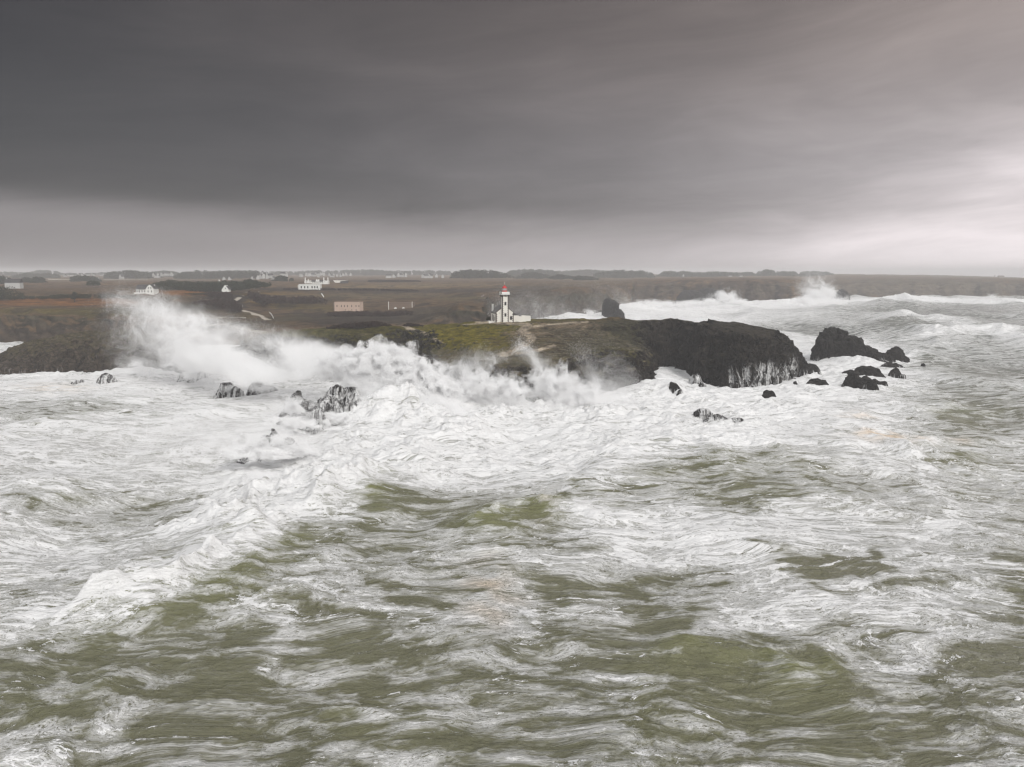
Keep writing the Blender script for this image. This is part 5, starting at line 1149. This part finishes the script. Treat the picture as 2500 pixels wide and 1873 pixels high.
for i, (c, r, n) in enumerate([((890,893,250),(11,7,7.8),170e3),((950,894,249),(11,7,8.2),190e3),((1012,922,247),(10,7,7.4),170e3),((1068,958,244),(9,6,5.4),120e3),((1120,1018,240),(8,6,3.2),60e3),((825,895,252),(10,4,5.6),80e3),((940,985,240),(9,6,5),80e3),((1000,1010,236),(9,6,4),70e3)]): puff(c, r, int(n*K), .052, 200+i, .55, sc=3.2, con=1.8, pw=.6)
for i, (c, r, n) in enumerate([((1170,940,256),(9,5,6.0),60e3),((1240,952,255),(8,5,5.5),56e3),((1315,935,262),(5,4,5.5),44e3),((1365,940,258),(7,4,6.5),60e3),((1430,965,256),(7,5,5),40e3),((1530,1000,255),(9,6,4.0),60e3),((1590,1015,252),(9,6,3.0),50e3),((1650,1040,246),(9,6,2.0),30e3),((1480,1040,242),(10,6,2.2),40e3),((1300,1040,240),(10,6,2.2),40e3),((1210,1050,236),(9,6,2.0),36e3)]): puff(c, r, int(n*K), .045, 230+i, .65, sc=2.8, con=1.8)
for i, (c, r, n) in enumerate([((468,918,300),(6,3,2.2),9e3),((560,950,280),(7,3,2.0),12e3),((640,948,276),(7,3,2.4),12e3),((330,890,318),(10,5,4.5),16e3),((420,890,312),(9,5,4),14e3)]): puff(c, r, int(n*K), .036, 260+i, .6)
for i, (c, r, n) in enumerate(BR): puff(c, r, int(n*K), .047, 20+i, .75, sc=2.6, con=2.0)
flush()
# spray climbing the front of the headland
plume([(1020,960,272),(1120,985,262),(1220,990,258),(1300,985,258)], [(1040,920,278),(1110,930,272),(1200,930,268),(1280,935,268)], [(1050,880,286),(1100,880,280),(1170,868,278),(1240,890,276)], int(200e3*K), .036, (1.5,4.5), 1.1, (7,1.0), (3,6), 6, 3.0, 0, wob=1.0)
plume([(1360,985,262),(1420,1000,258),(1480,1000,262)], [(1330,920,266),(1370,940,264),(1420,950,266)], [(1245,828,274),(1275,850,272),(1320,880,272)], int(110e3*K), .034, (1.2,3.6), 1.3, (6,.8), (2,5), 7, 2.4, .1, wob=1.3)
plume([(1440,985,270),(1520,975,280),(1590,960,290)], [(1440,930,276),(1500,930,284),(1560,920,292)], [(1400,860,284),(1450,870,290),(1500,880,296)], int(45e3*K), .034, (2,5), 1.1, (4,1.0), (3,6), 8, 3.0, 0, wob=.8)
plume([(1130,1000,256),(1250,1010,252),(1400,1010,252),(1560,990,262)], [(1120,970,258),(1240,980,256),(1380,975,256),(1540,960,266)], [(1090,930,262),(1210,945,260),(1340,935,260),(1500,930,270)], int(170e3*K), .036, (1.2,3.4), 1.3, (14,1.4), (3,5), 9, 2.6, 0, wob=1.1)
for i, (c, r, n) in enumerate([((1040,965,262),(9,6,4.5),26e3),((1080,1000,250),(9,6,3.5),26e3),((1180,985,258),(7,5,3.0),20e3),((1330,960,262),(5,4,4.0),18e3),((1460,985,262),(7,5,3.2),20e3),((1540,1000,256),(7,5,2.6),18e3),((1620,1000,258),(9,6,2.8),24e3),((1640,945,284),(7,5,3.6),20e3),((1665,975,274),(8,5,2.6),20e3)]): puff(c, r, int(n*K), .036, 50+i, .6)
flush()
# mist over the left water and the spilling crest in front
plume([(700,1230,152),(620,1250,150),(540,1265,150)], [(560,1180,166),(480,1200,164),(400,1225,162)], [(330,1080,190),(250,1120,184),(160,1180,176)], int(190e3*K), .026, (2,5), .9, (4,.9), (5,10), 11, 3.0, 0, wob=.6)
plume([(860,1100,190),(740,1110,186),(600,1130,182)], [(700,1060,202),(580,1080,198),(460,1100,192)], [(520,1000,228),(420,1040,218),(300,1070,208)], int(190e3*K), .028, (2,5), .9, (5,.9), (5,9), 12, 3.0, 0, wob=.7)
for i, (c, r, n) in enumerate([((600,1235,151),(5,3,1.9),60e3),((680,1205,155),(5,3,2.1),60e3),((540,1240,152),(5,3,1.6),40e3),((760,1195,156),(4,2.5,1.8),46e3),((640,1170,164),(6,4,2.2),50e3),((820,1190,154),(3.4,2,1.5),32e3),((580,1270,146),(4,2,1.3),12e3),((480,1260,148),(5,3,1.3),14e3),((690,1260,141),(2,1.5,.8),4e3)]): puff(c, r, int(n*K), .024, 70+i, .6, sc=2.4)
flush()
# surf on the left islet
for i, (c, r, n) in enumerate([((90,903,352),(9,5,2.6),16e3),((95,893,356),(4,3,3.0),8e3),((225,905,346),(9,5,2.2),14e3),((335,907,340),(8,5,2.2),12e3),((395,912,330),(8,5,2),10e3),((240,893,352),(3,3,2.6),5e3)]): puff(c, r, int(n*K), .040, 90+i, .6)
flush()
# far bursts and the mist behind the headland
for i, (c, r, n, sz) in enumerate([((1772,725,1080),(22,14,12),26e3,.13),((1735,738,1075),(24,14,7),20e3,.13),((1800,738,1070),(20,12,6),14e3,.13),((1990,722,1040),(18,14,9),20e3,.13),((2020,715,1050),(16,14,10),20e3,.13),((1960,736,1020),(26,14,7),20e3,.13),((2035,735,1030),(22,14,6),14e3,.13),
     ((1690,740,1050),(26,14,5),12e3,.13),((1600,738,1080),(30,18,5),12e3,.13),((1560,748,950),(40,20,7),22e3,.13),((1500,760,880),(36,20,7),18e3,.12),((1430,765,800),(26,16,6),12e3,.12),((1640,745,1000),(40,20,6),16e3,.13)]): puff(c, r, int(n*K), sz, 110+i, .7, sc=12)
plume([(1960,738,1030),(2000,735,1035),(2050,730,1040)], [(1965,715,1045),(2000,705,1050),(2035,710,1050)], [(1950,690,1060),(1985,672,1070),(2015,690,1060)], int(26e3*K), .12, (4,12), 1.2, (8,1.2), (6,14), 14, 7, .1)
plume([(1430,770,790),(1480,770,800),(1560,745,900)], [(1400,745,800),(1460,745,810),(1530,730,930)], [(1250,715,820),(1350,715,830),(1480,700,950)], int(60e3*K), .065, (8,26), 1.0, (4,1), (20,60), 15, 14, 0, wob=.5)
plume([(1190,785,640),(1250,785,660),(1420,775,760)], [(1180,765,650),(1240,760,670),(1400,755,770)], [(1150,740,660),(1220,730,690),(1380,735,780)], int(60e3*K), .055, (5,16), .9, (4,1), (15,40), 16, 9, 0, wob=.5)
for i, (c, r, n, sz) in enumerate([((2340,733,1400),(30,20,8),10e3,.16),((2420,729,1400),(16,12,9),7e3,.16),((2225,729,1400),(22,14,8),8e3,.16),((2165,733,1400),(24,14,6),7e3,.16),((2140,737,1300),(40,20,5),8e3,.16)]): puff(c, r, int(n*K), sz, 140+i, .7, sc=12)
flush()
HAZE_D = .00023
# ------------------------------------------------------------------ the sea air
def haze():
    m = bpy.data.materials.new('sea air'); m.use_nodes = True; t = NT(m); t.N.remove(t.N['Principled BSDF'])
    v = t.n('ShaderNodeVolumePrincipled', ins={'Color': (.97,.97,.985,1), 'Density': HAZE_D, 'Anisotropy': .15}); t.L.new(v.outputs[0], t.N['Material Output'].inputs['Volume'])
    o = MB().box(-9000, 9000, -300, 9600, -14, 84).build('haze', m); tag(o, kind='stuff')
    m.cycles.homogeneous_volume = True
haze()
EXPO = 0.12
# ------------------------------------------------------------------ render settings
SC.render.engine = 'CYCLES'
SC.view_settings.view_transform = 'Standard'; SC.view_settings.look = 'None'; SC.view_settings.exposure = EXPO; SC.view_settings.gamma = 1
cy = SC.cycles
cy.max_bounces = 18; cy.diffuse_bounces = 15; cy.glossy_bounces = 2; cy.transmission_bounces = 3; cy.transparent_max_bounces = 16; cy.volume_bounces = 1
cy.use_adaptive_sampling = True; cy.adaptive_threshold = .025
cy.use_denoising = True
try: cy.denoiser = 'OPENIMAGEDENOISE'
except Exception: pass
cy.sample_clamp_indirect = 8
cy.pixel_filter_type = 'BLACKMAN_HARRIS'; cy.filter_width = 1.3
